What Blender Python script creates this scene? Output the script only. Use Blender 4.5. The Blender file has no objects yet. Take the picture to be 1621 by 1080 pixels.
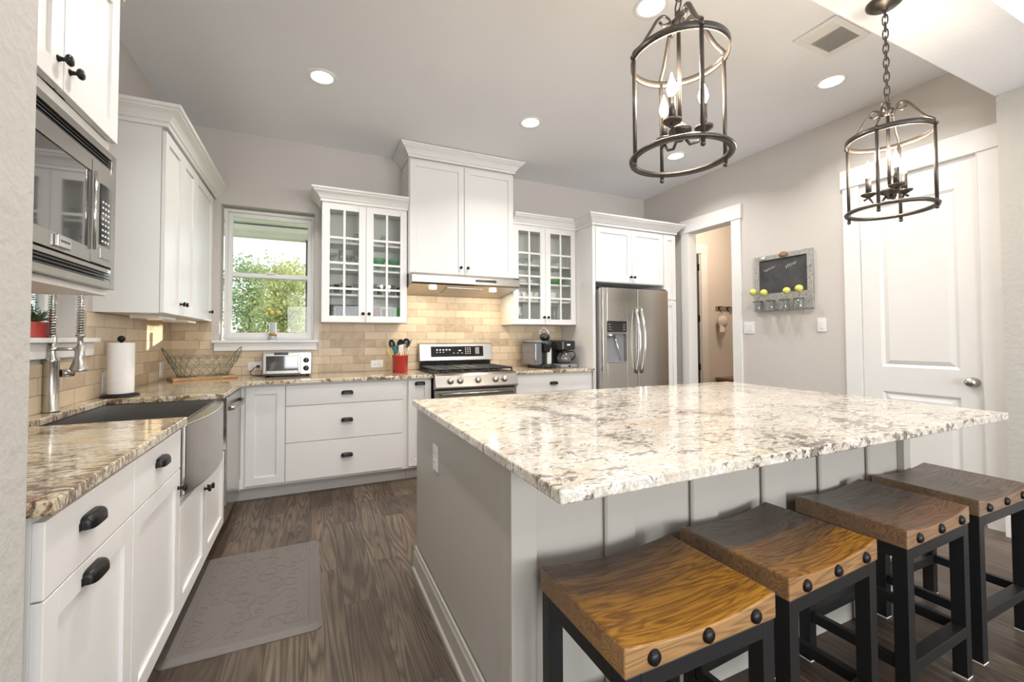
import bpy, bmesh, math, random
from math import sin, cos, pi, radians as R
from mathutils import Vector
random.seed(7)
S = bpy.context.scene
C = S.collection

# ------------------------------------------------------------------ camera, world, sun, exposure
cd = bpy.data.cameras.new('camera'); cam = bpy.data.objects.new('camera', cd); C.objects.link(cam)
S.camera = cam
YAW, PIT, ROL = R(23.8002), R(1.4357), R(-0.1832)
fw = Vector((sin(YAW)*cos(PIT), cos(YAW)*cos(PIT), sin(PIT)))
rt = Vector((cos(YAW), -sin(YAW), 0)); up = rt.cross(fw)
r2 = rt*cos(ROL)+up*sin(ROL); u2 = up*cos(ROL)-rt*sin(ROL)
from mathutils import Matrix
m = Matrix((r2, u2, -fw)).transposed().to_4x4(); m.translation = (1.0705, -4.2668, 1.2235)
cam.matrix_world = m
cd.sensor_fit = 'HORIZONTAL'; cd.sensor_width = 36.0
cd.lens = 667.4016*36.0/1621.0
cd.shift_x = 22.4794/1621.0; cd.shift_y = -20.9432/1621.0
cd.clip_start = 0.02; cd.clip_end = 200

W = bpy.data.worlds.new('world'); S.world = W; W.use_nodes = True
bg = W.node_tree.nodes['Background']; bg.inputs[0].default_value = (0.90, 0.96, 1.0, 1); bg.inputs[1].default_value = 2.0

def light(name, kind, loc, energy, col=(1, 1, 1), rot=None, direction=None, parent=None, **kw):
    l = bpy.data.lights.new(name, kind); l.energy = energy; l.color = col
    for k, v in kw.items(): setattr(l, k, v)
    o = bpy.data.objects.new(name, l); C.objects.link(o); o.location = loc
    if direction: o.rotation_euler = Vector(direction).to_track_quat('-Z', 'Y').to_euler()
    if parent:
        o.parent = parent; o.location = Vector(loc)-ORG[parent.name]
    return o
ORG = {}
light('sun', 'SUN', (3, 4, 6), 9.0, (1.0, 0.87, 0.66), direction=(-1, -0.66, -0.138), angle=R(0.9))
# daylight coming in through the windows of the rear wall behind the camera
DAY = (0.95, 0.975, 1.0)
for wx in (0.1, 2.45, 4.8):
    light('window_daylight', 'AREA', (wx, -8.64, 1.3), 74, DAY, direction=(0, 1, 0), shape='RECTANGLE', size=1.7, size_y=1.65)
vs = S.view_settings
vs.view_transform = 'Standard'; vs.look = 'None'; vs.exposure = 0.30; vs.gamma = 1.0; vs.use_curve_mapping = False
S.cycles.use_denoising = True
S.cycles.max_bounces = 10; S.cycles.transparent_max_bounces = 24
S.cycles.sample_clamp_indirect = 6.0
S.cycles.caustics_reflective = False; S.cycles.caustics_refractive = False

# ------------------------------------------------------------------ mesh helpers
class MB:
    def __init__(s, T=None):
        s.v = []; s.f = []; s.sm = []; s.T = T
    def add(s, vs_, fs_, smooth=False):
        k = len(s.v)
        s.v += [Vector(s.T(*p)) if s.T else Vector(p) for p in vs_]
        s.f += [tuple(i+k for i in f) for f in fs_]; s.sm += [smooth]*len(fs_)
        return s
    def box(s, a0, a1, b0, b1, c0, c1):
        return s.add([(a0, b0, c0), (a1, b0, c0), (a1, b1, c0), (a0, b1, c0), (a0, b0, c1), (a1, b0, c1), (a1, b1, c1), (a0, b1, c1)],
                     [(0, 3, 2, 1), (4, 5, 6, 7), (0, 1, 5, 4), (1, 2, 6, 5), (2, 3, 7, 6), (3, 0, 4, 7)])
    def prism(s, pts, axis, h0, h1, smooth=False):
        """pts: outline in the two other axes (in x,y,z order), extruded along axis"""
        n = len(pts)
        def P(a, b, h): return {0: (h, a, b), 1: (a, h, b), 2: (a, b, h)}[axis]
        vs_ = [P(a, b, h0) for a, b in pts]+[P(a, b, h1) for a, b in pts]
        s.add(vs_, [(i, (i+1) % n, n+(i+1) % n, n+i) for i in range(n)], smooth)
        return s.add(vs_, [tuple(range(n)), tuple(range(2*n-1, n-1, -1))])
    def lathe(s, prof, o, axis=(0, 0, 1), n=24, smooth=True, a0=0.0, a1=2*pi):
        ax = Vector(axis).normalized(); o = Vector(o)
        e1 = ax.orthogonal().normalized(); e2 = ax.cross(e1)
        full = abs(a1-a0-2*pi) < 1e-6; cnt = n if full else n+1
        vs_ = []
        for r, h in prof:
            for i in range(cnt):
                t = a0+(a1-a0)*i/n
                vs_.append(o+ax*h+(e1*cos(t)+e2*sin(t))*r)
        fs_ = []
        for j in range(len(prof)-1):
            for i in range(n):
                k = (i+1) % cnt
                fs_.append((j*cnt+i, j*cnt+k, (j+1)*cnt+k, (j+1)*cnt+i))
        return s.add([tuple(p) for p in vs_], fs_, smooth)
    def cyl(s, p0, p1, r, r1=None, n=16, smooth=True):
        p0 = Vector(p0); p1 = Vector(p1); d = p1-p0; r1 = r if r1 is None else r1
        s.lathe([(r, 0), (r1, d.length)], p0, d, n, smooth)
        ax = d.normalized(); e1 = ax.orthogonal().normalized(); e2 = ax.cross(e1)
        for (c, rr) in ((p0, r), (p1, r1)):
            s.add([tuple(c+(e1*cos(2*pi*i/n)+e2*sin(2*pi*i/n))*rr) for i in range(n)], [tuple(range(n))])
        return s
    def tube(s, pts, r, n=8, closed=False, smooth=True, flat=None):
        pts = [Vector(p) for p in pts]; N = len(pts)
        prev = None; rings = []
        for i in range(N):
            if closed: t = pts[(i+1) % N]-pts[i-1]
            else: t = pts[min(i+1, N-1)]-pts[max(i-1, 0)]
            if t.length < 1e-9: t = Vector((0, 0, 1))
            t.normalize()
            if prev is None: e1 = t.orthogonal().normalized()
            else:
                e1 = prev-t*prev.dot(t)
                e1 = e1.normalized() if e1.length > 1e-6 else t.orthogonal().normalized()
            prev = e1; e2 = t.cross(e1)
            rr = r[i] if isinstance(r, (list, tuple)) else r
            off = pi/4 if n == 4 else 0
            rings.append([pts[i]+(e1*cos(2*pi*k/n+off)+e2*sin(2*pi*k/n+off)*(flat or 1))*rr for k in range(n)])
        vs_ = [tuple(p) for ring in rings for p in ring]; fs_ = []
        for i in range(N if closed else N-1):
            j = (i+1) % N
            for k in range(n):
                fs_.append((i*n+k, i*n+(k+1) % n, j*n+(k+1) % n, j*n+k))
        s.add(vs_, fs_, smooth)
        if not closed:
            s.add([tuple(p) for p in rings[0]], [tuple(range(n))]); s.add([tuple(p) for p in rings[-1]], [tuple(range(n))])
        return s
    def ball(s, c, rx, ry=None, rz=None, n=16, m_=10, t0=-pi/2, t1=pi/2):
        ry = ry or rx; rz = rz or rx; vs_ = []
        for j in range(m_+1):
            t = t0+(t1-t0)*j/m_
            for i in range(n):
                a = 2*pi*i/n
                vs_.append((c[0]+rx*cos(t)*cos(a), c[1]+ry*cos(t)*sin(a), c[2]+rz*sin(t)))
        return s.add(vs_, [(j*n+i, j*n+(i+1) % n, (j+1)*n+(i+1) % n, (j+1)*n+i) for j in range(m_) for i in range(n)], True)
    def grid(s, fn, nu, nv, smooth=True):
        vs_ = [fn(i/nu, j/nv) for j in range(nv+1) for i in range(nu+1)]
        return s.add(vs_, [(j*(nu+1)+i, j*(nu+1)+i+1, (j+1)*(nu+1)+i+1, (j+1)*(nu+1)+i) for j in range(nv) for i in range(nu)], smooth)
    def sweep(s, path, prof, side=1, seg=None):
        """profile [(out, z)] swept along an XY path with mitred corners"""
        P = [Vector((p[0], p[1])) for p in path]; N = len(P); rows = []
        for i in range(N):
            ds = []
            if i > 0: ds.append((P[i]-P[i-1]).normalized())
            if i < N-1: ds.append((P[i+1]-P[i]).normalized())
            ns = [Vector((d.y, -d.x))*side for d in ds]
            mit = sum(ns, Vector((0, 0)))
            mit = mit/mit.length; k = 1/max(0.2, mit.dot(ns[0]))
            rows.append([(P[i].x+mit.x*o*k, P[i].y+mit.y*o*k, z) for o, z in prof])
        if seg: rows = rows[seg[0]:seg[1]+1]; N = len(rows)
        n = len(prof); vs_ = [p for r_ in rows for p in r_]
        fs_ = [(i*n+k, i*n+(k+1) % n, (i+1)*n+(k+1) % n, (i+1)*n+k) for i in range(N-1) for k in range(n)]
        fs_ += [tuple(range(n)), tuple(range((N-1)*n, N*n))]
        return s.add(vs_, fs_)
    def build(s, name, mat, parent=None, bevel=0.0, seg=2, label=None):
        me = bpy.data.meshes.new(name)
        off = ORG.get(parent.name, Vector((0, 0, 0))) if parent else Vector((0, 0, 0))
        me.from_pydata([tuple(p-off) for p in s.v], [], s.f); me.update()
        me.polygons.foreach_set('use_smooth', s.sm)
        b = bmesh.new(); b.from_mesh(me)
        bmesh.ops.remove_doubles(b, verts=b.verts, dist=1e-6)
        bmesh.ops.recalc_face_normals(b, faces=b.faces); b.to_mesh(me); b.free()
        me.materials.append(mat)
        o = bpy.data.objects.new(name, me); C.objects.link(o)
        if parent:
            o.parent = parent; ORG[o.name] = off
        else: ORG[o.name] = Vector((0, 0, 0))
        if bevel:
            md = o.modifiers.new('bevel', 'BEVEL'); md.width = bevel; md.segments = seg; md.limit_method = 'ANGLE'; md.angle_limit = R(40)
        if label: o['label'] = label
        return o

def thing(name, label, cat, loc, group=None):
    o = bpy.data.objects.new(name, None); C.objects.link(o); o.location = loc; o.empty_display_size = 0.1
    ORG[o.name] = Vector(loc); o['label'] = label; o['category'] = cat
    if group: o['group'] = group
    return o
def tag(o, label, cat, group=None, kind=None):
    o['label'] = label; o['category'] = cat
    if group: o['group'] = group
    if kind: o['kind'] = kind
    return o
def struct(name, mb, mat, label, parent=None, bevel=0.0):
    o = mb.build(name, mat, parent, bevel)
    if not parent:
        o['kind'] = 'structure'; o['label'] = label; o['category'] = name.split('_')[0]
    return o
def copy_tree(o, parent=None):
    c = o.copy(); C.objects.link(c)
    if parent: c.parent = parent
    for ch in list(o.children): copy_tree(ch, c)
    return c
def TB(yf): return lambda u, n, z: (u, yf-n, z)          # faces the room from the back wall
def TL(xf): return lambda u, n, z: (xf+n, u, z)          # faces the room from the left wall
def TR(xf): return lambda u, n, z: (xf-n, u, z)          # faces the room from the right wall

# ------------------------------------------------------------------ materials
class NT:
    def __init__(s, name):
        s.m = bpy.data.materials.new(name); s.m.use_nodes = True; s.t = s.m.node_tree
        s.b = s.t.nodes['Principled BSDF']; s.out = s.t.nodes['Material Output']
    def n(s, typ, ins=None, **kw):
        x = s.t.nodes.new('ShaderNode'+typ)
        for k, v in kw.items(): setattr(x, k, v)
        for k, v in (ins or {}).items(): s.set(x.inputs[k], v)
        return x
    def set(s, sock, v):
        if isinstance(v, bpy.types.NodeSocket): s.t.links.new(v, sock)
        else: sock.default_value = v
    def P(s, **kw):
        for k, v in kw.items(): s.set(s.b.inputs[k.replace('_', ' ')], v)
        return s
    def pos(s, scale=(1, 1, 1), obj=False, rot=(0, 0, 0)):
        o = s.n('TexCoord').outputs['Object'] if obj else s.n('NewGeometry').outputs['Position']
        return s.n('Mapping', {'Vector': o, 'Scale': scale, 'Rotation': rot}).outputs[0]
    def noise(s, vec, scale, detail=4, rough=0.5, dist=0.0):
        return s.n('TexNoise', {'Vector': vec, 'Scale': scale, 'Detail': detail, 'Roughness': rough, 'Distortion': dist}).outputs['Fac']
    def ramp(s, fac, stops, interp='LINEAR'):
        r_ = s.n('ValToRGB', {'Fac': fac}); cr = r_.color_ramp; cr.interpolation = interp
        while len(cr.elements) < len(stops): cr.elements.new(0.5)
        for e, (p, c) in zip(cr.elements, stops):
            e.position = p; e.color = c if len(c) == 4 else (*c, 1)
        return r_.outputs[0]
    def mix(s, fac, a, b, blend='MIX'):
        x = s.n('Mix', data_type='RGBA', blend_type=blend)
        s.set(x.inputs[0], fac); s.set(x.inputs[6], a if not isinstance(a, tuple) or len(a) == 4 else (*a, 1))
        s.set(x.inputs[7], b if not isinstance(b, tuple) or len(b) == 4 else (*b, 1)); return x.outputs[2]
    def math(s, op, a, b=0.0, clamp=False):
        x = s.n('Math', operation=op, use_clamp=clamp); s.set(x.inputs[0], a); s.set(x.inputs[1], b); return x.outputs[0]
    def bump(s, h, strength=0.2, dist=0.01):
        s.t.links.new(s.n('Bump', {'Height': h, 'Strength': strength, 'Distance': dist}).outputs[0], s.b.inputs['Normal']); return s
def c4(c): return (*c, 1)
def plain(name, col, rough=0.5, metal=0.0, spec=0.5, coat=0.0, var=0.03, vscale=30):
    k = NT(name); nz = k.noise(k.pos(obj=True), vscale, 3)
    col2 = tuple(max(0, x*(1-var*2)) for x in col)
    k.P(Base_Color=k.mix(nz, c4(col), c4(col2)), Roughness=rough, Metallic=metal, Specular_IOR_Level=spec, Coat_Weight=coat)
    return k.m
def emit(name, col, st):
    k = NT(name); k.P(Base_Color=c4(col), Emission_Color=c4(col), Emission_Strength=st); return k.m
def paint(name, col, bump=0.25, scale=90, rough=0.75, var=0.02, dist=0.004):
    k = NT(name); v = k.pos(); nz = k.noise(v, scale, 3, 0.55); big = k.noise(v, 1.6, 2)
    k.P(Base_Color=k.mix(big, c4(col), c4(tuple(x*(1-var) for x in col))), Roughness=rough, Specular_IOR_Level=0.25)
    k.bump(nz, bump, dist); return k.m
M = {}
M['wall'] = paint('greige_wall_paint', (0.575, 0.54, 0.51), 0.35, 70)
M['wallnear'] = paint('orange_peel_wall_paint', (0.52, 0.505, 0.475), 0.6, 38, dist=0.006)
M['hallwall'] = paint('hall_wall_paint', (0.66, 0.61, 0.56), 0.2, 70)
M['ceil'] = paint('ceiling_paint', (0.84, 0.845, 0.87), 0.3, 60)
M['trim'] = paint('white_trim_paint', (0.765, 0.755, 0.74), 0.02, 40, 0.35)
M['cab'] = paint('white_cabinet_lacquer', (0.765, 0.752, 0.735), 0.015, 50, 0.3)
M['cabin'] = paint('cabinet_inside', (0.80, 0.79, 0.76), 0.02, 50, 0.5)
M['island'] = paint('sage_grey_island_paint', (0.445, 0.42, 0.378), 0.02, 50, 0.35)
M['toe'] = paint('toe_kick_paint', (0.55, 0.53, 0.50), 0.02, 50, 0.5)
M['door'] = paint('white_door_paint', (0.765, 0.755, 0.74), 0.02, 50, 0.3)
M['black'] = plain('black_powder_coat', (0.017, 0.017, 0.018), 0.42, 0.3)
M['bronze'] = plain('dark_bronze', (0.018, 0.016, 0.016), 0.34, 0.6)
M['lantern'] = plain('aged_bronze', (0.085, 0.072, 0.062), 0.36, 0.7)
M['blackplastic'] = plain('black_plastic', (0.014, 0.014, 0.016), 0.25)
M['greyplastic'] = plain('grey_plastic', (0.25, 0.25, 0.26), 0.35)
M['whiteplastic'] = plain('white_plastic', (0.80, 0.80, 0.79), 0.3)
M['chrome'] = plain('chrome', (0.75, 0.74, 0.73), 0.12, 1.0)
M['nickel'] = plain('satin_nickel', (0.55, 0.53, 0.50), 0.25, 1.0)
M['lens'] = emit('lamp_lens', (1.0, 0.96, 0.90), 9.0)
M['bulb'] = emit('candle_bulb', (1.0, 0.86, 0.62), 30.0)
M['hoodlens'] = emit('hood_lens', (1.0, 0.80, 0.50), 14.0)
M['red'] = plain('red_ceramic', (0.42, 0.025, 0.022), 0.2, coat=0.5)
M['redpot'] = plain('red_pot', (0.45, 0.04, 0.03), 0.4)
M['paper'] = plain('paper_towel', (0.85, 0.83, 0.82), 0.9)
M['wood'] = None
M['yellow'] = plain('yellow_billy_ball', (0.76, 0.70, 0.17), 0.9, var=0.12, vscale=120)
M['stem'] = plain('dry_stem', (0.25, 0.27, 0.10), 0.8)
M['leaf'] = plain('plant_leaf', (0.10, 0.22, 0.05), 0.5, var=0.2)
M['succ'] = plain('succulent_leaf', (0.16, 0.26, 0.16), 0.5, var=0.2)
M['cap'] = plain('beige_cotton', (0.62, 0.56, 0.48), 0.9)
M['slab'] = plain('charcoal_door', (0.06, 0.07, 0.08), 0.4)
M['cream'] = plain('cream_ceramic', (0.80, 0.77, 0.72), 0.25)
M['teal'] = plain('teal_silicone', (0.01, 0.13, 0.11), 0.5)
M['lime'] = plain('lime_silicone', (0.45, 0.5, 0.05), 0.5)
M['blue'] = plain('blue_silicone', (0.04, 0.13, 0.35), 0.5)
M['tan'] = plain('tan_wood_spoon', (0.50, 0.32, 0.15), 0.6)
M['wire'] = plain('verdigris_wire', (0.24, 0.27, 0.19), 0.4, 0.5)
M['wiredark'] = plain('dark_wire', (0.13, 0.14, 0.11), 0.4, 0.5)
M['kraft'] = plain('kraft_label', (0.42, 0.24, 0.10), 0.8)
M['frost'] = None
M['grout'] = plain('soffit_grey', (0.88, 0.90, 0.89), 0.7)
M['bark'] = plain('bark', (0.16, 0.12, 0.08), 0.9)
M['pebble'] = plain('pale_lamp_trim', (0.84, 0.83, 0.82), 0.4)

def steel(name, axis, col=(0.55, 0.53, 0.495), rough=0.24):
    k = NT(name); sc = [420, 420, 420]; sc[axis] = 1.5
    nz = k.noise(k.pos(tuple(sc)), 1.0, 2)
    k.P(Base_Color=k.mix(nz, c4(col), c4(tuple(x*0.93 for x in col))), Metallic=1.0, Roughness=rough)
    return k.m
M['steelx'] = steel('brushed_steel_across', 0, (0.42, 0.40, 0.37), 0.28)
M['steely'] = steel('brushed_steel_along', 1)
M['steelz'] = steel('brushed_steel_upright', 2)
M['steeldark'] = steel('sink_steel', 1, (0.40, 0.39, 0.375), 0.32)

def glass(name, tint=(1, 1, 1), refl=0.06, rough=0.0, edge=0.35, dens=0.0, body=(0.8, 0.85, 0.85)):
    k = NT(name); t = k.t; t.nodes.remove(k.b)
    tr = k.n('BsdfTransparent', {'Color': c4(tint)}); gl = k.n('BsdfGlossy', {'Roughness': rough})
    fr = k.n('LayerWeight', {'Blend': edge})
    f = k.math('ADD', k.math('MULTIPLY', fr.outputs['Facing'], 0.45), refl, True)
    mx = k.n('MixShader', {0: f, 1: tr.outputs[0], 2: gl.outputs[0]})
    if dens:
        df = k.n('BsdfDiffuse', {'Color': c4(body)})
        mx = k.n('MixShader', {0: dens, 1: mx.outputs[0], 2: df.outputs[0]})
    t.links.new(mx.outputs[0], k.out.inputs[0]); return k.m
M['pane'] = glass('window_glass', (0.97, 1, 0.99), 0.02, edge=0.12)
M['cabglass'] = glass('cabinet_glass', (0.975, 0.985, 0.975), 0.02, edge=0.12)
M['clear'] = glass('clear_glassware', (0.90, 0.92, 0.91), 0.07, dens=0.04)
M['cutglass'] = glass('cut_glassware', (0.55, 0.56, 0.56), 0.07, 0.08, dens=0.02, body=(0.3, 0.32, 0.32))
M['redglass'] = glass('red_glassware', (0.50, 0.03, 0.03), 0.05, dens=0.5, body=(0.30, 0.02, 0.02))
M['greenglass'] = glass('green_glassware', (0.25, 0.72, 0.22), 0.05, dens=0.35, body=(0.10, 0.5, 0.06))
M['jade'] = glass('jade_glassware', (0.62, 0.88, 0.68), 0.05, dens=0.25, body=(0.25, 0.55, 0.30))
M['frost'] = glass('vase_glass', (0.90, 0.94, 0.97), 0.10, 0.05, dens=0.38, body=(0.80, 0.84, 0.88))
M['ventback'] = plain('vent_duct', (0.42, 0.42, 0.42), 0.6)
M['darkglass'] = plain('black_glass', (0.012, 0.012, 0.013), 0.06, coat=0.5)
M['mwglass'] = plain('microwave_door_glass', (0.05, 0.048, 0.046), 0.05, coat=1.0)
M['carafe'] = glass('carafe_glass', (0.55, 0.55, 0.55), 0.2, dens=0.12, body=(0.3, 0.3, 0.3))
M['smoke'] = glass('smoked_tank', (0.45, 0.48, 0.52), 0.12, dens=0.3, body=(0.30, 0.32, 0.36))

def granite(name, light_, white_, brown, dark, warm, wamt, rot, more=0.0, st=1.9):
    k = NT(name); v = k.pos(rot=(0, 0, rot)); vs_ = k.pos((1, st, 1), rot=(0, 0, rot))
    big = k.noise(v, 2.0, 3, 0.55, 1.2); mid = k.noise(vs_, 9.0, 5, 0.6, 1.2)
    n1 = k.noise(vs_, 27, 7, 0.68, 0.9); n2 = k.noise(vs_, 95, 5, 0.62, 0.5); n3 = k.noise(v, 190, 3, 0.6)
    base = k.mix(k.ramp(mid, [(0.42, (0, 0, 0)), (0.60, (1, 1, 1))]), c4(light_), c4(white_))
    base = k.mix(k.math('MULTIPLY', k.ramp(k.noise(vs_, 3.1, 4, 0.6, 2.0), [(0.50, (0, 0, 0)), (0.66, (1, 1, 1))]), wamt), base, c4(warm))
    base = k.mix(k.math('MULTIPLY', k.ramp(n2, [(0.48, (0, 0, 0)), (0.58, (1, 1, 1))]), 0.55), base, c4(tuple(x*0.55 for x in light_)))
    dens = k.math('ADD', k.math('MULTIPLY', k.math('SUBTRACT', big, 0.5), 0.55), k.math('MULTIPLY', k.math('SUBTRACT', mid, 0.5), 0.30))
    dens = k.math('ADD', dens, more); f1 = k.math('ADD', n1, dens)
    base = k.mix(k.ramp(f1, [(0.555, (0, 0, 0)), (0.60, (1, 1, 1))]), base, c4(brown))
    f2 = k.math('ADD', k.math('ADD', k.math('MULTIPLY', n1, 0.5), k.math('MULTIPLY', n2, 0.5)), k.math('MULTIPLY', dens, 0.6))
    base = k.mix(k.ramp(f2, [(0.60, (0, 0, 0)), (0.63, (1, 1, 1))]), base, c4(dark))
    base = k.mix(k.math('MULTIPLY', k.ramp(n3, [(0.64, (0, 0, 0)), (0.69, (1, 1, 1))]), 0.75), base, c4(dark))
    k.P(Base_Color=base, Roughness=0.10, Specular_IOR_Level=0.5, Coat_Weight=0.25, Coat_Roughness=0.03)
    return k.m
M['granite'] = granite('white_brown_granite', (0.66, 0.605, 0.515), (0.80, 0.765, 0.71), (0.25, 0.20, 0.165), (0.07, 0.06, 0.055), (0.60, 0.47, 0.34), 0.5, 0.15, 0.022)
M['granite2'] = granite('golden_granite', (0.60, 0.515, 0.375), (0.76, 0.69, 0.57), (0.235, 0.165, 0.10), (0.05, 0.045, 0.04), (0.54, 0.37, 0.18), 0.75, 1.2, 0.055, 2.8)

def travertine(name, axes):
    k = NT(name); g = k.n('NewGeometry').outputs['Position']; sp = k.n('SeparateXYZ', {0: g})
    v = k.n('CombineXYZ', {0: sp.outputs[axes[0]], 1: k.math('SUBTRACT', sp.outputs[2], 0.909)}).outputs[0]
    br = k.n('TexBrick', {'Vector': v, 'Color1': (0.64, 0.515, 0.36, 1), 'Color2': (0.33, 0.235, 0.15, 1), 'Mortar': (0.36, 0.285, 0.20, 1), 'Scale': 1.0,
                          'Mortar Size': 0.0028, 'Mortar Smooth': 0.25, 'Bias': -0.30, 'Brick Width': 0.205, 'Row Height': 0.0765}, offset=0.5, squash=1.0)
    n1 = k.noise(g, 14, 5, 0.6, 0.8); n2 = k.noise(k.n('Mapping', {'Vector': g, 'Scale': (30, 30, 75)}).outputs[0], 1.0, 4, 0.65)
    col = k.mix(k.math('MULTIPLY', k.ramp(n1, [(0.42, (0, 0, 0)), (0.72, (1, 1, 1))]), 0.38), br.outputs[0], (0.72, 0.60, 0.44, 1))
    pit = k.ramp(n2, [(0.28, (1, 1, 1)), (0.36, (0, 0, 0))])
    col = k.mix(k.math('MULTIPLY', pit, 0.45), col, (0.25, 0.18, 0.11, 1))
    k.P(Base_Color=col, Roughness=0.42, Specular_IOR_Level=0.4)
    h = k.math('SUBTRACT', k.math('SUBTRACT', 1.0, br.outputs['Fac']), k.math('MULTIPLY', pit, 0.4))
    k.bump(h, 0.5, 0.003); return k.m
M['tileb'] = travertine('travertine_back', (0,)); M['tilel'] = travertine('travertine_left', (1,))

def floor_mat():
    k = NT('dark_plank_floor'); g = k.n('NewGeometry').outputs['Position']; sp = k.n('SeparateXYZ', {0: g})
    v = k.n('CombineXYZ', {0: sp.outputs[1], 1: sp.outputs[0]}).outputs[0]
    kw = {'Vector': v, 'Scale': 1.0, 'Mortar Size': 0.0012, 'Mortar Smooth': 0.2, 'Brick Width': 0.92, 'Row Height': 0.152}
    br = k.n('TexBrick', {**kw, 'Color1': (0, 0, 0, 1), 'Color2': (1, 1, 1, 1), 'Mortar': (0.5, 0.5, 0.5, 1), 'Bias': 0.0}, offset=0.37, offset_frequency=2)
    tone = br.outputs[0]
    tv = k.n('SeparateColor', {0: tone}).outputs[0]
    # grain runs along Y, shifted for each plank
    gv = k.n('CombineXYZ', {0: k.math('ADD', sp.outputs[0], k.math('MULTIPLY', tv, 7.3)), 1: k.math('ADD', sp.outputs[1], k.math('MULTIPLY', tv, 31.0)), 2: k.math('MULTIPLY', tv, 11.0)}).outputs[0]
    ring = k.noise(k.n('Mapping', {'Vector': gv, 'Scale': (7.5, 0.55, 1)}).outputs[0], 1.0, 2, 0.45, 0.25)
    lines = k.math('FRACT', k.math('MULTIPLY', ring, 17.0))
    lines = k.ramp(lines, [(0.0, (1, 1, 1)), (0.32, (0.15, 0.15, 0.15)), (0.62, (0.0, 0.0, 0.0)), (1.0, (1, 1, 1))])
    fine = k.noise(k.n('Mapping', {'Vector': gv, 'Scale': (160, 5, 1)}).outputs[0], 1.0, 4, 0.6)
    blot = k.noise(k.n('Mapping', {'Vector': gv, 'Scale': (5, 2.2, 1)}).outputs[0], 1.0, 3)
    c_a = k.ramp(tv, [(0.0, (0.082, 0.056, 0.040)), (0.4, (0.155, 0.108, 0.074)), (0.75, (0.225, 0.168, 0.120)), (1.0, (0.115, 0.084, 0.062))])
    c_a = k.mix(k.ramp(blot, [(0.3, (0, 0, 0)), (0.7, (1, 1, 1))]), c_a, k.mix(1.0, c_a, (0.55, 0.54, 0.56, 1), 'MULTIPLY'))
    col = k.mix(k.math('MULTIPLY', lines, 0.80), c_a, (0.036, 0.026, 0.020, 1))
    col = k.mix(k.math('MULTIPLY', k.ramp(fine, [(0.45, (0, 0, 0)), (0.65, (1, 1, 1))]), 0.42), col, (0.036, 0.026, 0.021, 1))
    col = k.mix(br.outputs['Fac'], col, (0.02, 0.014, 0.011, 1))
    k.P(Base_Color=col, Roughness=k.n('MapRange', {'Value': fine, 'To Min': 0.30, 'To Max': 0.45}).outputs[0], Specular_IOR_Level=0.45)
    k.bump(k.math('SUBTRACT', fine, k.math('MULTIPLY', br.outputs['Fac'], 2.0)), 0.12, 0.002); return k.m
M['floor'] = floor_mat()

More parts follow.
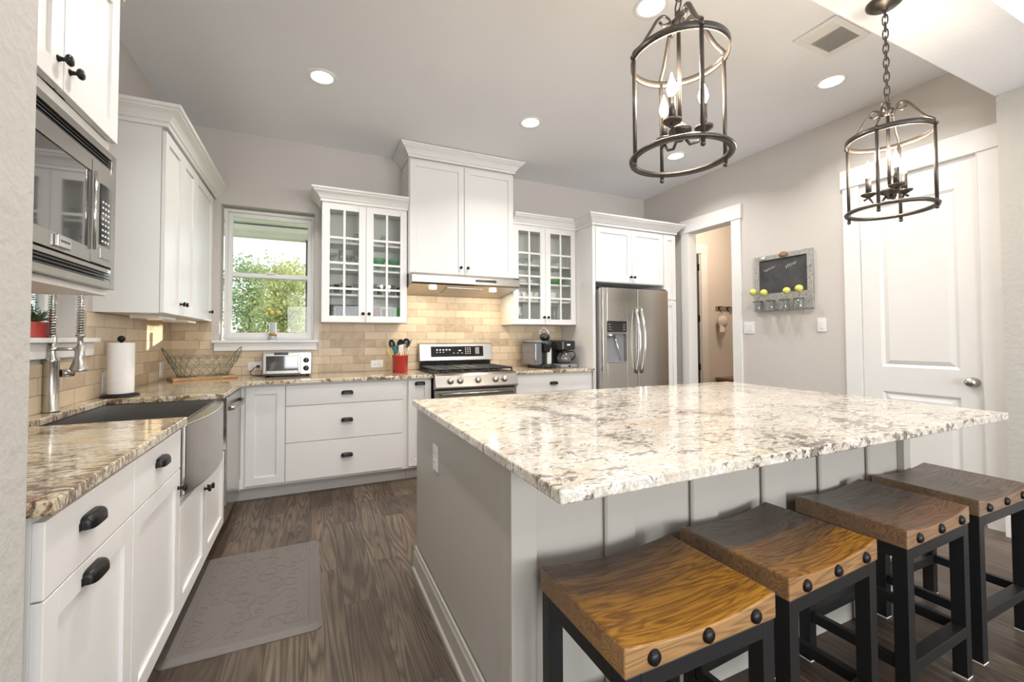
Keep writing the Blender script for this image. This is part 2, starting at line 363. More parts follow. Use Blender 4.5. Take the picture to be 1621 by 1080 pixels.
def seat_wood(name, far, near, split, soft, seed):
    """boards run along X; the worn finish goes from one tone at the rear edge to another at the front"""
    k = NT(name); o = k.pos(obj=True); sp = k.n('SeparateXYZ', {0: o})
    sh = k.n('CombineXYZ', {0: seed, 1: seed*1.7, 2: 0}).outputs[0]
    ov = k.n('VectorMath', {0: o, 1: sh}, operation='ADD').outputs[0]
    bi = k.math('FLOOR', k.math('DIVIDE', k.math('ADD', sp.outputs[1], 0.2), 0.052))
    rnd = k.n('TexWhiteNoise', {'W': k.math('ADD', bi, seed)}, noise_dimensions='1D').outputs[0]
    gv = k.n('VectorMath', {0: ov, 1: k.n('CombineXYZ', {0: k.math('MULTIPLY', rnd, 9.0), 1: 0.0, 2: k.math('MULTIPLY', rnd, 5.0)}).outputs[0]}, operation='ADD').outputs[0]
    ring = k.noise(k.n('Mapping', {'Vector': gv, 'Scale': (1.1, 15, 15)}).outputs[0], 1.0, 2, 0.5, 0.25)
    lines = k.ramp(k.math('FRACT', k.math('MULTIPLY', ring, 15.0)), [(0, (1, 1, 1)), (0.4, (0.1, 0.1, 0.1)), (0.7, (0, 0, 0)), (1, (1, 1, 1))])
    fine = k.noise(k.n('Mapping', {'Vector': gv, 'Scale': (5, 190, 190)}).outputs[0], 1.0, 4, 0.6)
    wob = k.noise(k.n('Mapping', {'Vector': ov, 'Scale': (2.2, 16, 3)}).outputs[0], 1.0, 3, 0.6)
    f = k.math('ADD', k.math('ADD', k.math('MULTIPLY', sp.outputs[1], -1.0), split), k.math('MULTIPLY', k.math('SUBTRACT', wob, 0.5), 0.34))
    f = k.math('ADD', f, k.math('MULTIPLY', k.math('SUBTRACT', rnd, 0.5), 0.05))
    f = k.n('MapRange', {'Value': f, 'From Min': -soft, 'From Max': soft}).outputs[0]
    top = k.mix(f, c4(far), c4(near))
    top = k.mix(k.math('MULTIPLY', rnd, 0.35), top, k.mix(1.0, top, (0.62, 0.55, 0.50, 1), 'MULTIPLY'))
    top = k.mix(k.math('MULTIPLY', lines, 0.78), top, k.mix(1.0, top, (0.36, 0.26, 0.20, 1), 'MULTIPLY'))
    # worn raw sides
    nrm = k.n('SeparateXYZ', {0: k.n('NewGeometry').outputs['Normal']}).outputs[2]
    side = k.mix(k.math('MULTIPLY', lines, 0.55), (0.34, 0.215, 0.125, 1), (0.15, 0.095, 0.06, 1))
    side = k.mix(k.math('MULTIPLY', rnd, 0.4), side, k.mix(1.0, side, (0.6, 0.6, 0.62, 1), 'MULTIPLY'))
    side = k.mix(0.35, side, k.mix(1.0, top, (0.9, 0.9, 0.9, 1), 'MULTIPLY'))
    col = k.mix(k.ramp(nrm, [(0.55, (0, 0, 0)), (0.75, (1, 1, 1))]), side, top)
    famt = k.n('MapRange', {'Value': nrm, 'From Min': 0.5, 'From Max': 0.8, 'To Min': 0.16, 'To Max': 0.55}).outputs[0]
    col = k.mix(k.math('MULTIPLY', k.ramp(fine, [(0.44, (0, 0, 0)), (0.62, (1, 1, 1))]), famt), col, k.mix(1.0, col, (0.36, 0.28, 0.22, 1), 'MULTIPLY'))
    k.P(Base_Color=col, Roughness=0.36, Specular_IOR_Level=0.45)
    k.bump(k.math('ADD', fine, k.math('MULTIPLY', lines, -0.5)), 0.25, 0.0015); return k.m
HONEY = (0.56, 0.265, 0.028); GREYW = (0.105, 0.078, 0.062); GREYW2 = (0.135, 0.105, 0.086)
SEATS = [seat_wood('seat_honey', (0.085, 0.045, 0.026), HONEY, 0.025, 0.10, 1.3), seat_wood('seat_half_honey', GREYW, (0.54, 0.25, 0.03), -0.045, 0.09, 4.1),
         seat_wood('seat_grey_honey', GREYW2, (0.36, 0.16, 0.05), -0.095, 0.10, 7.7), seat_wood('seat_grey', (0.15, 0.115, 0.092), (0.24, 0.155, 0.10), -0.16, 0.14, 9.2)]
def bare_wood(name, c1, c2, scale=(3, 60, 60)):
    k = NT(name); v = k.pos(scale); nz = k.noise(v, 1.0, 5, 0.6, 0.6)
    k.P(Base_Color=k.ramp(nz, [(0.35, c1), (0.65, c2)]), Roughness=0.55); k.bump(nz, 0.1, 0.002); return k.m
M['board'] = bare_wood('acacia_board', (0.30, 0.15, 0.06), (0.55, 0.33, 0.15))
M['rack'] = bare_wood('grey_rack_wood', (0.20, 0.15, 0.12), (0.33, 0.26, 0.21))
M['bench'] = bare_wood('brown_bench_wood', (0.16, 0.085, 0.045), (0.28, 0.16, 0.09))
def galv():
    k = NT('galvanised_tin'); v = k.pos(); vo = k.n('TexVoronoi', {'Vector': v, 'Scale': 150}).outputs['Distance']; nz = k.noise(v, 90, 4, 0.7)
    k.P(Base_Color=k.ramp(k.math('ADD', k.math('MULTIPLY', vo, 0.6), k.math('MULTIPLY', nz, 0.6)), [(0.34, (0.10, 0.098, 0.09)), (0.72, (0.50, 0.49, 0.46))]), Roughness=0.5, Metallic=0.3); return k.m
M['galv'] = galv()
def chalk():
    k = NT('chalkboard'); v = k.pos(); nz = k.noise(v, 6, 5, 0.7)
    k.P(Base_Color=k.ramp(nz, [(0.3, (0.030, 0.030, 0.032)), (0.75, (0.075, 0.075, 0.078))]), Roughness=0.8); return k.m
M['chalk'] = chalk()
def mat_rubber():
    k = NT('taupe_mat_rubber'); nz = k.noise(k.pos(), 60, 3)
    k.P(Base_Color=k.mix(nz, (0.128, 0.113, 0.102, 1), (0.15, 0.133, 0.12, 1)), Roughness=0.55, Specular_IOR_Level=0.35); k.bump(nz, 0.05, 0.002); return k.m
M['rubber'] = mat_rubber()
def foliage(name, cols):
    k = NT(name); nz = k.noise(k.pos(), 2.2, 4, 0.7); n2 = k.noise(k.pos(), 30, 2)
    col = k.ramp(k.math('ADD', k.math('MULTIPLY', nz, 0.6), k.math('MULTIPLY', n2, 0.4)), [(0.36, cols[0]), (0.5, cols[1]), (0.64, cols[2])])
    k.P(Base_Color=col, Roughness=0.6, Subsurface_Weight=0.0)
    tl = k.n('BsdfTranslucent', {'Color': col}); mx = k.n('MixShader', {0: 0.4, 1: k.b.outputs[0], 2: tl.outputs[0]})
    k.t.links.new(mx.outputs[0], k.out.inputs[0]); return k.m
M['fol1'] = foliage('green_foliage', [(0.081, 0.149, 0.062), (0.211, 0.285, 0.124), (0.384, 0.422, 0.211)])
M['fol2'] = foliage('yellow_foliage', [(0.149, 0.198, 0.062), (0.36, 0.384, 0.149), (0.508, 0.484, 0.223)])
M['lawn'] = foliage('lawn', [(0.22, 0.26, 0.14), (0.34, 0.38, 0.22), (0.46, 0.48, 0.32)])

# ------------------------------------------------------------------ room shell
RW, CZ, PW = 5.06, 3.039, 4.98
fl = MB().box(-3.2, 8.2, -8.8, 0.35, -0.06, 0.0)
struct('floor', fl, M['floor'], 'dark brown wood plank floor of the kitchen')
struct('ceiling', MB().box(-3.2, 8.2, -8.8, 0.35, CZ, CZ+0.08), M['ceil'], 'light grey painted ceiling with recessed lights')
WX0, WX1, WZ0, WZ1 = 0.345, 1.085, 1.214, 2.395
wb = MB()
wb.box(-0.15, WX0, 0, 0.15, 0, CZ); wb.box(WX1, RW+0.12, 0, 0.15, 0, CZ); wb.box(WX0, WX1, 0, 0.15, 0, WZ0); wb.box(WX0, WX1, 0, 0.15, WZ1, CZ)
struct('wall_back', wb, M['wall'], 'greige painted wall behind the range')
LY0, LY1 = -2.36, -1.47
wl = MB()
wl.box(-0.15, 0, LY1, 0, 0, CZ); wl.box(-0.15, 0, -3.19, LY0, 0, CZ); wl.box(-0.15, 0, LY0, LY1, 0, 1.20); wl.box(-0.15, 0, LY0, LY1, 2.2, CZ)
struct('wall_left', wl, M['wall'], 'greige painted wall behind the sink')
struct('wall_left_near', MB().box(0.35, 0.594, -5.6, -3.19, 0, CZ), M['wallnear'], 'textured wall end beside the near end of the sink counter', bevel=0.015)
struct('wall_left_far', MB().box(-3.2, 0.35, -5.6, -5.45, 0, CZ).box(-3.2, -3.05, -8.8, -5.6, 0, CZ), M['wall'], 'plain wall behind the camera on the left')
HY0, HY1, HZ = -1.27, -0.71, 2.437          # hall opening
DY0, DY1, DZ = -3.035, -2.375, 2.432        # pantry door
wr = MB()
wr.box(RW, RW+0.12, HY1, 0, 0, CZ); wr.box(RW, RW+0.12, DY1, HY0, 0, CZ); wr.box(RW, RW+0.12, -3.15, DY0, 0, CZ)
wr.box(RW, RW+0.12, HY0, HY1, HZ, CZ); wr.box(RW, RW+0.12, DY0, DY1, DZ, CZ)
struct('wall_right', wr, M['wall'], 'greige painted wall with the pantry door and hall opening')
struct('wall_right_near', MB().box(PW, RW+0.12, -5.4, -3.145, 0, CZ), M['wallnear'], 'textured wall right of the pantry door')
struct('beam', MB().box(-3.05, PW, -3.47, -3.14, 2.731, CZ-0.001), M['ceil'], 'dropped ceiling beam that the lantern pendants hang from', bevel=0.004)
rw_ = MB()
for a, b in ((-3.2, -0.8), (1.0, 1.55), (3.35, 3.9), (5.7, 8.2)): rw_.box(a, b, -8.8, -8.65, 0, CZ)
for a, b in ((-0.8, 1.0), (1.55, 3.35), (3.9, 5.7)): rw_.box(a, b, -8.8, -8.65, 0, 0.45); rw_.box(a, b, -8.8, -8.65, 2.55, CZ)
rw_.box(8.05, 8.2, -8.65, -5.4, 0, CZ); rw_.box(RW+0.12, 8.2, -5.4, -5.25, 0, CZ)
struct('wall_rear', rw_, M['wall'], 'rear wall with three large windows behind the camera')
# hall beyond the right wall
hw = MB()
hw.box(RW+0.12, 5.40, 0.15, 0.27, 0, CZ); hw.box(6.25, 8.2, 0.15, 0.27, 0, CZ); hw.box(5.40, 6.25, 0.15, 0.27, 2.44, CZ)
struct('wall_hall', hw, M['hallwall'], 'beige hall wall seen through the cased opening')
struct('wall_hall_side', MB().box(8.0, 8.2, -2.3, 0.15, 0, CZ).box(RW+0.12, 8.0, -2.4, -2.25, 0, CZ).box(RW, RW+0.12, 0.0, 0.27, 0, CZ), M['hallwall'], 'end walls of the hall beyond the opening')

# backsplash tile fields
def tile_field(name, mb, mat, label): struct(name, mb, mat, label)
tb = MB(TB(0.0))
tb.box(0.0, 0.29, 0, 0.010, 0.90, 1.37); tb.box(0.29, 1.135, 0, 0.010, 0.90, 1.12); tb.box(1.135, 1.895, 0, 0.010, 0.90, 1.37)
tb.box(1.895, 3.0, 0, 0.010, 0.90, 1.66); tb.box(3.0, 3.77, 0, 0.010, 0.90, 1.37)
tile_field('wall_back_tile', tb, M['tileb'], 'tan travertine subway tile behind the range')
tl = MB(TL(0.0))
tl.box(-3.19, -2.42, 0, 0.010, 0.90, 1.37); tl.box(-2.42, -1.44, 0, 0.010, 0.90, 1.118); tl.box(-1.44, -0.010, 0, 0.010, 0.90, 1.37)
tile_field('wall_left_tile', tl, M['tilel'], 'tan travertine subway tile behind the sink')

# back window
def window(name, T, u0, u1, z0, z1, n0, label):
    """double hung window; n0 = depth of the frame face behind the wall plane"""
    f = MB(T); fw_ = 0.022
    f.box(u0, u0+fw_, -n0-0.06, -n0, z0, z1); f.box(u1-fw_, u1, -n0-0.06, -n0, z0, z1)
    f.box(u0+fw_, u1-fw_, -n0-0.06, -n0, z1-fw_, z1); f.box(u0+fw_, u1-fw_, -n0-0.06, -n0, z0, z0+0.03)
    o = struct(name, f, M['trim'], label, bevel=0.002)
    zm = (z0+z1)/2-0.01
    for k, (a, b, dn) in enumerate(((zm-0.012, z1-fw_, 0.034), (z0+0.03, zm+0.03, 0.012))):
        s_ = MB(T); i0, i1 = u0+fw_, u1-fw_; w = 0.034; n = -n0-dn
        s_.box(i0, i0+w, n-0.022, n, a, b); s_.box(i1-w, i1, n-0.022, n, a, b)
        s_.box(i0+w, i1-w, n-0.022, n, b-0.036, b); s_.box(i0+w, i1-w, n-0.022, n, a, a+0.036)
        so = s_.build('sash', M['trim'], o, 0.002)
        MB(T).box(i0+w, i1-w, n-0.014, n-0.009, a+0.036, b-0.036).build('pane', M['pane'], so)
    MB(T).box((u0+u1)/2-0.03, (u0+u1)/2+0.03, -n0-0.012, -n0+0.004, zm+0.03, zm+0.042).build('sash_lock', M['trim'], o)
    return o
window('window_1', TB(0.0), 0.365, 1.085, 1.216, 2.375, 0.065, 'white double hung window above the toaster oven')
window('window_2', TL(0.0), LY0, LY1, 1.236, 2.2, 0.10, 'white window over the farmhouse sink')
def sill(name, T, u0, u1, z, din, label):
    s_ = MB(T); s_.box(u0, u1, 0.0, 0.045, z-0.022, z); s_.box(u0+0.05, u1-0.03, -din, 0.0, z-0.022, z)
    s_.box(u0+0.014, u1-0.014, 0.0, 0.022, z-0.092, z-0.022)
    struct(name, s_, M['trim'], label, bevel=0.003)
sill('trim_1', TB(0.0), 0.295, 1.125, 1.214, 0.064, 'white sill and apron under the back window')
sill('trim_2', TL(0.0), -2.46, -1.36, 1.232, 0.10, 'white sill and apron under the sink window')

# casings on the right wall
def casing(name, y0, y1, z, w, label, xf=RW, right_only=False):
    s_ = MB(TR(xf)); t = 0.018
    s_.box(y1, y1+w, 0, t, 0, z); s_.box(y0-w, y0, 0, t, 0, z)
    s_.box(y0-w-0.014, y1+w+0.012, 0, t+0.008, z, z+0.15)
    s_.box(y1-0.004, y1, -0.12, t, 0, z); s_.box(y0, y0+0.004, -0.12, t, 0, z); s_.box(y0+0.004, y1-0.004, -0.12, t, z-0.004, z)
    struct(name, s_, M['trim'], label, bevel=0.002)
casing('trim_3', HY0, HY1, HZ, 0.095, 'white flat casing around the hall opening')
casing('trim_4', DY0, DY1, DZ, 0.105, 'white flat casing around the pantry door')
# pantry door, two raised panels
dr = MB(TR(RW+0.035)); y0, y1 = DY0+0.006, DY1-0.006
pan = [(0.16, 0.815), (1.00, 2.235)]; pl, pr_ = y0+0.105, y1-0.115
dr.box(y0, pl, 0, 0.035, 0.012, DZ-0.006); dr.box(pr_, y1, 0, 0.035, 0.012, DZ-0.006)
zc = [0.012]+[q for p in pan for q in p]+[DZ-0.006]
for a, b in zip(zc[0::2], zc[1::2]): dr.box(pl, pr_, 0, 0.035, a, b)
for a, b in pan:
    dr.box(pl, pr_, 0.0, 0.020, a, b)
    i = 0.05
    vs_ = [(pl, 0.035, a), (pr_, 0.035, a), (pr_, 0.035, b), (pl, 0.035, b), (pl+0.02, 0.022, a+0.02), (pr_-0.02, 0.022, a+0.02), (pr_-0.02, 0.022, b-0.02), (pl+0.02, 0.022, b-0.02),
           (pl+i, 0.033, a+i), (pr_-i, 0.033, a+i), (pr_-i, 0.033, b-i), (pl+i, 0.033, b-i)]
    dr.add(vs_, [(0, 1, 5, 4), (1, 2, 6, 5), (2, 3, 7, 6), (3, 0, 4, 7), (4, 5, 9, 8), (5, 6, 10, 9), (6, 7, 11, 10), (7, 4, 8, 11), (8, 9, 10, 11)])
do = struct('door_1', dr, M['door'], 'white two panel pantry door with satin knob')
kb = MB(TR(RW)); kb.lathe([(0.0, 0.0), (0.031, 0.0), (0.031, 0.006), (0.012, 0.012), (0.011, 0.03), (0.024, 0.04), (0.03, 0.052), (0.026, 0.066), (0.0, 0.072)], (-2.985, 0.0, 0.925), (0, 1, 0), 24)
kb.build('door_knob', M['nickel'], do)
hd = struct('door_2', MB(TB(0.20)).box(5.41, 6.232, 0, 0.04, 0.01, 2.43), M['slab'], 'dark charcoal door at the end of the hall')
for z in (0.75, 1.45, 2.2): MB(TB(0.16)).box(6.205, 6.232, 0, 0.004, z, z+0.1).cyl((6.232, 0.006, z), (6.232, 0.006, z+0.1), 0.006).build('hinge', M['bronze'], hd)
hc = MB(TB(0.15)); hc.box(6.235, 6.25, -0.06, 0.0, 0, 2.44); hc.box(6.25, 6.38, 0, 0.018, 0, 2.45); hc.box(5.2, 6.39, 0, 0.02, 2.45, 2.585)
struct('trim_5', hc, M['trim'], 'white casing around the dark hall door', bevel=0.002)
bb = MB(TR(RW)); bb.box(DY1+0.105, HY0-0.095, 0, 0.015, 0, 0.13)
struct('baseboard_right', bb, M['trim'], 'white baseboard between the two doorways', bevel=0.002)
struct('baseboard_right_near', MB(TR(PW)).box(-5.4, -3.13, 0, 0.016, 0, 0.13), M['trim'], 'white baseboard at the far right wall', bevel=0.002)
struct('baseboard_hall', MB(TB(0.15)).box(6.38, 8.0, 0, 0.015, 0, 0.13), M['trim'], 'white baseboard in the hall', bevel=0.002)

# ------------------------------------------------------------------ cabinet parts
def shaker(mb, u0, u1, z0, z1, n0, th=0.02, rail=0.058, rec=0.010):
    mb.box(u0, u0+rail, n0, n0+th, z0, z1); mb.box(u1-rail, u1, n0, n0+th, z0, z1)
    mb.box(u0+rail, u1-rail, n0, n0+th, z1-rail, z1); mb.box(u0+rail, u1-rail, n0, n0+th, z0, z0+rail)
    mb.box(u0+rail, u1-rail, n0, n0+th-rec, z0+rail, z1-rail)
    return mb
def cup_pull(T, u, n, z, parent, w=0.088):
    def fn(a, b):
        ph = (a-0.5)*pi; th = b*pi/2
        e = lambda x, p: math.copysign(abs(x)**p, x)
        return (u+w/2*e(sin(ph), 0.55), n+0.026*e(cos(ph), 0.45)*e(cos(th), 0.6)+0.001, z-0.012+0.030*e(sin(th), 0.6)*e(cos(ph), 0.25))
    k = MB(T).grid(fn, 20, 8); k.box(u-w/2-0.002, u+w/2+0.002, n, n+0.003, z-0.013, z+0.004)
    return k.build('handle', M['bronze'], parent)
def knob(T, u, n, z, parent):
    k = MB(T).lathe([(0.0, 0.0), (0.009, 0.0), (0.006, 0.006), (0.005, 0.014), (0.013, 0.019), (0.0155, 0.024), (0.013, 0.029), (0.0, 0.031)], (u, n, z), (0, 1, 0), 16)
    return k.build('knob', M['bronze'], parent)
def doorp(T, u0, u1, z0, z1, n0, parent, kn=None, pull=None):
    d = shaker(MB(T), u0, u1, z0, z1, n0).build('door', M['cab'], parent, 0.0015)
    if kn: knob(T, kn[0], n0+0.02, kn[1], d)
    if pull: cup_pull(T, pull[0], n0+0.02, pull[1], d)
    return d
def drawer(T, u0, u1, z0, z1, n0, parent, pulls=()):
    d = MB(T).box(u0, u1, n0, n0+0.02, z0, z1).build('drawer', M['cab'], parent, 0.002)
    for p in pulls: cup_pull(T, p[0], n0+0.02, p[1], d)
    return d
def glassdoor(T, u0, u1, z0, z1, n0, parent, knu, zb, rail=0.062, mw=0.02):
    d = MB(T); i0, i1, j0, j1 = u0+rail, u1-rail, z0+0.055, z1-rail
    d.box(u0, i0, n0, n0+0.02, z0, z1); d.box(i1, u1, n0, n0+0.02, z0, z1); d.box(i0, i1, n0, n0+0.02, j1, z1); d.box(i0, i1, n0, n0+0.02, z0, j0)
    um = (i0+i1)/2
    d.box(um-mw/2, um+mw/2, n0+0.004, n0+0.018, j0, j1)
    for z in zb:
        d.box(i0, um-mw/2, n0+0.004, n0+0.018, z-mw/2, z+mw/2); d.box(um+mw/2, i1, n0+0.004, n0+0.018, z-mw/2, z+mw/2)
    o = d.build('door', M['cab'], parent, 0.0012)
    MB(T).box(i0, i1, n0+0.0005, n0+0.0035, j0, j1).build('glass_pane', M['cabglass'], o)
    knob(T, knu, n0+0.02, z0+0.075, o)
CROWN = [(0.0, 0.0), (0.010, 0.0), (0.010, 0.022), (0.018, 0.026), (0.026, 0.040), (0.042, 0.060), (0.062, 0.074), (0.068, 0.076), (0.068, 0.084), (0.080, 0.090), (0.084, 0.098), (0.084, 0.106), (0.0, 0.106)]
def crown(path, z, parent, side=1, s=1.0, seg=None):
    return MB().sweep(path, [(o*s, z+h*s) for o, h in CROWN], side, seg).build('crown', M['cab'], parent)

# ------------------------------------------------------------------ left run of base cabinets (faces +X)
FX = 0.57                       # carcass front; doors stand 20 mm proud
T = TL(FX)
def carcass(mb, T, u0, u1, depth, z0=0.105, z1=0.876): return mb.box(u0, u1, -depth, 0.0, z0, z1)
t = thing('base_cabinet', 'white base cabinet at the near end of the sink counter, drawer over a pull-out front', 'cabinet', (0.3, -2.9, 0), 'base cabinets on the sink side')
carcass(MB(T), T, -3.135, -2.672, 0.56).build('body', M['cab'], t)
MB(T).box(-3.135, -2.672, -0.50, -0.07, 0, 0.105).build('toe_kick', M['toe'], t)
drawer(T, -3.132, -2.674, 0.708, 0.862, 0, t, [(-2.951, 0.80)])
d = shaker(MB(T), -3.132, -2.674, 0.115, 0.704, 0).build('door', M['cab'], t, 0.0015); cup_pull(T, -2.935, 0.02, 0.668, d)
t = thing('base_cabinet', 'white base cabinet beside the sink on its near side, drawer over one knobbed door', 'cabinet', (0.3, -2.42, 0), 'base cabinets on the sink side')
carcass(MB(T), T, -2.672, -2.18, 0.56).build('body', M['cab'], t)
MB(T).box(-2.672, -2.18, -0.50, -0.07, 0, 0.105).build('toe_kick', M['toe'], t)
drawer(T, -2.670, -2.184, 0.708, 0.862, 0, t, [(-2.44, 0.80)])
doorp(T, -2.670, -2.184, 0.115, 0.704, 0, t, kn=(-2.215, 0.635))
t = thing('sink_base_cabinet', 'white cabinet under the steel apron sink with two knobbed doors', 'cabinet', (0.3, -1.70, 0), 'base cabinets on the sink side')
MB(T).box(-2.18, -1.236, -0.56, 0.0, 0.105, 0.56).build('body', M['cab'], t)
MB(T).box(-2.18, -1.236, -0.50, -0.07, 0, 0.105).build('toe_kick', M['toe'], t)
doorp(T, -2.180, -1.724, 0.115, 0.545, 0, t, kn=(-1.762, 0.485)); doorp(T, -1.720, -1.240, 0.115, 0.545, 0, t, kn=(-1.685, 0.475))
# dishwasher
t = thing('dishwasher', 'stainless dishwasher with bar handle between the sink and corner', 'dishwasher', (0.3, -0.95, 0))
MB(T).box(-1.226, -0.655, -0.54, 0.0, 0.105, 0.868).build('tub', M['greyplastic'], t)
MB(T).box(-1.223, -0.658, 0.0, 0.03, 0.205, 0.868).build('door', M['steelz'], t, 0.004)
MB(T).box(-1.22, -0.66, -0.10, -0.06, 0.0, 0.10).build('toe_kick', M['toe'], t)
MB(T).box(-1.223, -0.658, 0.0, 0.022, 0.105, 0.20).build('kick_plate', M['steelz'], t)
hd = MB(T); hd.tube([(-1.17+0.46*i/12, 0.034+0.038*sin(pi*i/12)**0.6, 0.79) for i in range(13)], 0.014, 10, flat=1.0); hd.build('handle', M['steely'], t)
# corner filler + back run
TBk = TB(-0.598)
t = thing('corner_cabinet', 'white corner base cabinet with one narrow shaker door beside the dishwasher', 'cabinet', (0.72, -0.3, 0), 'base cabinets on the range wall')
MB().box(0.012, 0.887, -0.598, -0.012, 0.105, 0.876).box(0.555, 0.592, -0.652, -0.598, 0.105, 0.876).build('body', M['cab'], t)
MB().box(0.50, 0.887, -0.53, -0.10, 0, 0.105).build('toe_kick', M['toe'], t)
shaker(MB(TBk), 0.622, 0.886, 0.125, 0.862, 0).build('door', M['cab'], t, 0.0015)
t = thing('drawer_base_cabinet', 'white three drawer base cabinet below the red utensil crock', 'cabinet', (1.34, -0.3, 0), 'base cabinets on the range wall')
MB().box(0.888, 1.826, -0.598, -0.012, 0.105, 0.876).build('body', M['cab'], t)
MB().box(0.888, 1.826, -0.53, -0.10, 0, 0.105).build('toe_kick', M['toe'], t)
for a, b, pz in ((0.125, 0.4155, 0.285), (0.4195, 0.7005, 0.568), (0.7045, 0.862, 0.787)): drawer(TBk, 0.890, 1.786, a, b, 0, t, [(1.338, pz)])
t = thing('pullout_base_cabinet', 'narrow white pull-out cabinet just left of the range', 'cabinet', (1.93, -0.3, 0), 'base cabinets on the range wall')
MB().box(1.828, 2.040, -0.598, -0.012, 0.105, 0.876).build('body', M['cab'], t)
MB().box(1.828, 2.040, -0.53, -0.10, 0, 0.105).build('toe_kick', M['toe'], t)
doorp(TBk, 1.836, 2.036, 0.125, 0.862, 0, t, pull=(1.936, 0.832))
t = thing('base_cabinet', 'white base cabinet with a wide drawer between range and refrigerator', 'cabinet', (3.3, -0.3, 0), 'base cabinets on the range wall')
MB().box(2.852, 3.766, -0.598, -0.012, 0.105, 0.876).build('body', M['cab'], t)
MB().box(2.852, 3.766, -0.53, -0.10, 0, 0.105).build('toe_kick', M['toe'], t)
drawer(TBk, 2.872, 3.742, 0.69, 0.862, 0, t, [(3.29, 0.775)])
doorp(TBk, 2.872, 3.304, 0.125, 0.682, 0, t, kn=(3.27, 0.63)); doorp(TBk, 3.310, 3.742, 0.125, 0.682, 0, t, kn=(3.344, 0.63))

# worktops
def slab(name, outline, z0, z1, mat, label, hole=None):
    mb = MB().prism(outline, 2, z0, z1)
    return tag(mb.build(name, mat, None, 0.005, 3), label, 'countertop')
CT0, CT1 = 0.879, 0.909
SK = (0.075, 0.42, -2.165, -1.385)       # sink bowl
slab('countertop', [(0.0, -3.155), (0.610, -3.155), (0.610, -2.180), (0.085, -2.180), (0.085, -1.40), (0.610, -1.40), (0.612, -0.745), (0.632, -0.690), (0.690, -0.662), (2.042, -0.662), (2.042, -0.012), (0.0, -0.012)],
     CT0, CT1, M['granite2'], 'speckled golden granite countertop running around the sink corner to the range')
slab('countertop', [(2.848, -0.655), (3.768, -0.655), (3.768, -0.012), (2.848, -0.012)], CT0, CT1, M['granite2'], 'short speckled granite countertop under the two coffee makers')

# farmhouse sink
t = thing('farmhouse_sink', 'brushed steel apron front sink set into the golden granite', 'sink', (0.35, -1.79, 0.6))
bw = MB(); x0, x1, y0, y1, zb, zt = 0.078, 0.575, -2.176, -1.404, 0.64, 0.878; th = 0.006
bw.box(x0, x0+th, y0, y1, zb, zt); bw.box(x1-th, x1, y0, y1, zb, zt); bw.box(x0+th, x1-th, y0, y0+th, zb, zt); bw.box(x0+th, x1-th, y1-th, y1, zb, zt); bw.box(x0+th, x1-th, y0+th, y1-th, zb, zb+th)
bw.build('bowl', M['steeldark'], t)
N = 24
ap = MB(); y0, y1 = -2.172, -1.408
def bul(i): return 0.604+0.048*(1-(2*i/N-1)**2)
pts = [(0.577, y0)]+[(bul(i), y0+(y1-y0)*i/N) for i in range(N+1)]+[(0.577, y1)]
ap.prism(pts, 2, 0.588, 0.876); ap.build('apron', M['steely'], t, 0.006, 3)
MB().cyl((0.33, -1.79, 0.646), (0.33, -1.79, 0.652), 0.045).build('drain', M['chrome'], t)

# faucet
t = thing('kitchen_faucet', 'tall brushed nickel spring faucet behind the apron sink', 'faucet', (0.032, -1.795, 0.909))
fx, fy = 0.032, -1.795
MB().lathe([(0.0, 0), (0.030, 0), (0.030, 0.006), (0.0265, 0.010), (0.0265, 0.215), (0.028, 0.218), (0.028, 0.226), (0.020, 0.240), (0.0165, 0.258), (0.0165, 0.330), (0.0, 0.330)], (fx, fy, 0.909), n=28).build('body', M['nickel'], t)
hx, hy = 0.128, -1.80
path = [(fx, fy, 1.235)]
for i in range(25):
    a = pi*i/24
    path.append(((fx+hx)/2-(hx-fx)/2*cos(a), fy+(hy-fy)*i/24, 1.40+0.085*sin(a)))
path.append((hx, hy, 1.25))
MB().tube(path, 0.0105, 10).build('hose', M['nickel'], t)
cum = [0]
for a, b in zip(path, path[1:]): cum.append(cum[-1]+(Vector(b)-Vector(a)).length)
def along(s_):
    for i in range(len(path)-1):
        if s_ <= cum[i+1] or i == len(path)-2:
            q = (s_-cum[i])/(cum[i+1]-cum[i]); a, b = Vector(path[i]), Vector(path[i+1]); return a.lerp(b, q), (b-a).normalized()
co = []; turns = 46; L = cum[-1]
for i in range(turns*14+1):
    p, d = along(L*i/(turns*14)); e1 = Vector((0, 1, 0)); e1 = (e1-d*e1.dot(d)).normalized(); e2 = d.cross(e1); a = 2*pi*i/14
    co.append(p+(e1*cos(a)+e2*sin(a))*0.0150)
MB().tube(co, 0.0026, 6).build('spring', M['chrome'], t)
MB().lathe([(0.0, 0), (0.028, 0.0), (0.030, 0.006), (0.027, 0.014), (0.020, 0.03), (0.018, 0.06), (0.018, 0.108), (0.011, 0.115), (0.010, 0.150), (0.017, 0.153), (0.017, 0.164), (0.0, 0.164)], (hx, hy, 1.083), n=24).build('spray_head', M['nickel'], t)
MB().tube([(fx, fy, 1.182), (hx-0.02, hy, 1.182)], 0.007, 8).lathe([(0.016, -0.006), (0.020, -0.006), (0.020, 0.006), (0.016, 0.006)], (fx, fy, 1.182)).build('holder_arm', M['nickel'], t)
lv = MB(); lv.cyl((fx+0.02, fy+0.02, 1.075), (fx+0.05, fy+0.055, 1.075), 0.018); lv.tube([(fx+0.042, fy+0.05, 1.08), (fx+0.06, fy+0.07, 1.15), (fx+0.066, fy+0.078, 1.172)], [0.007, 0.009, 0.011], 10); lv.build('lever', M['nickel'], t)

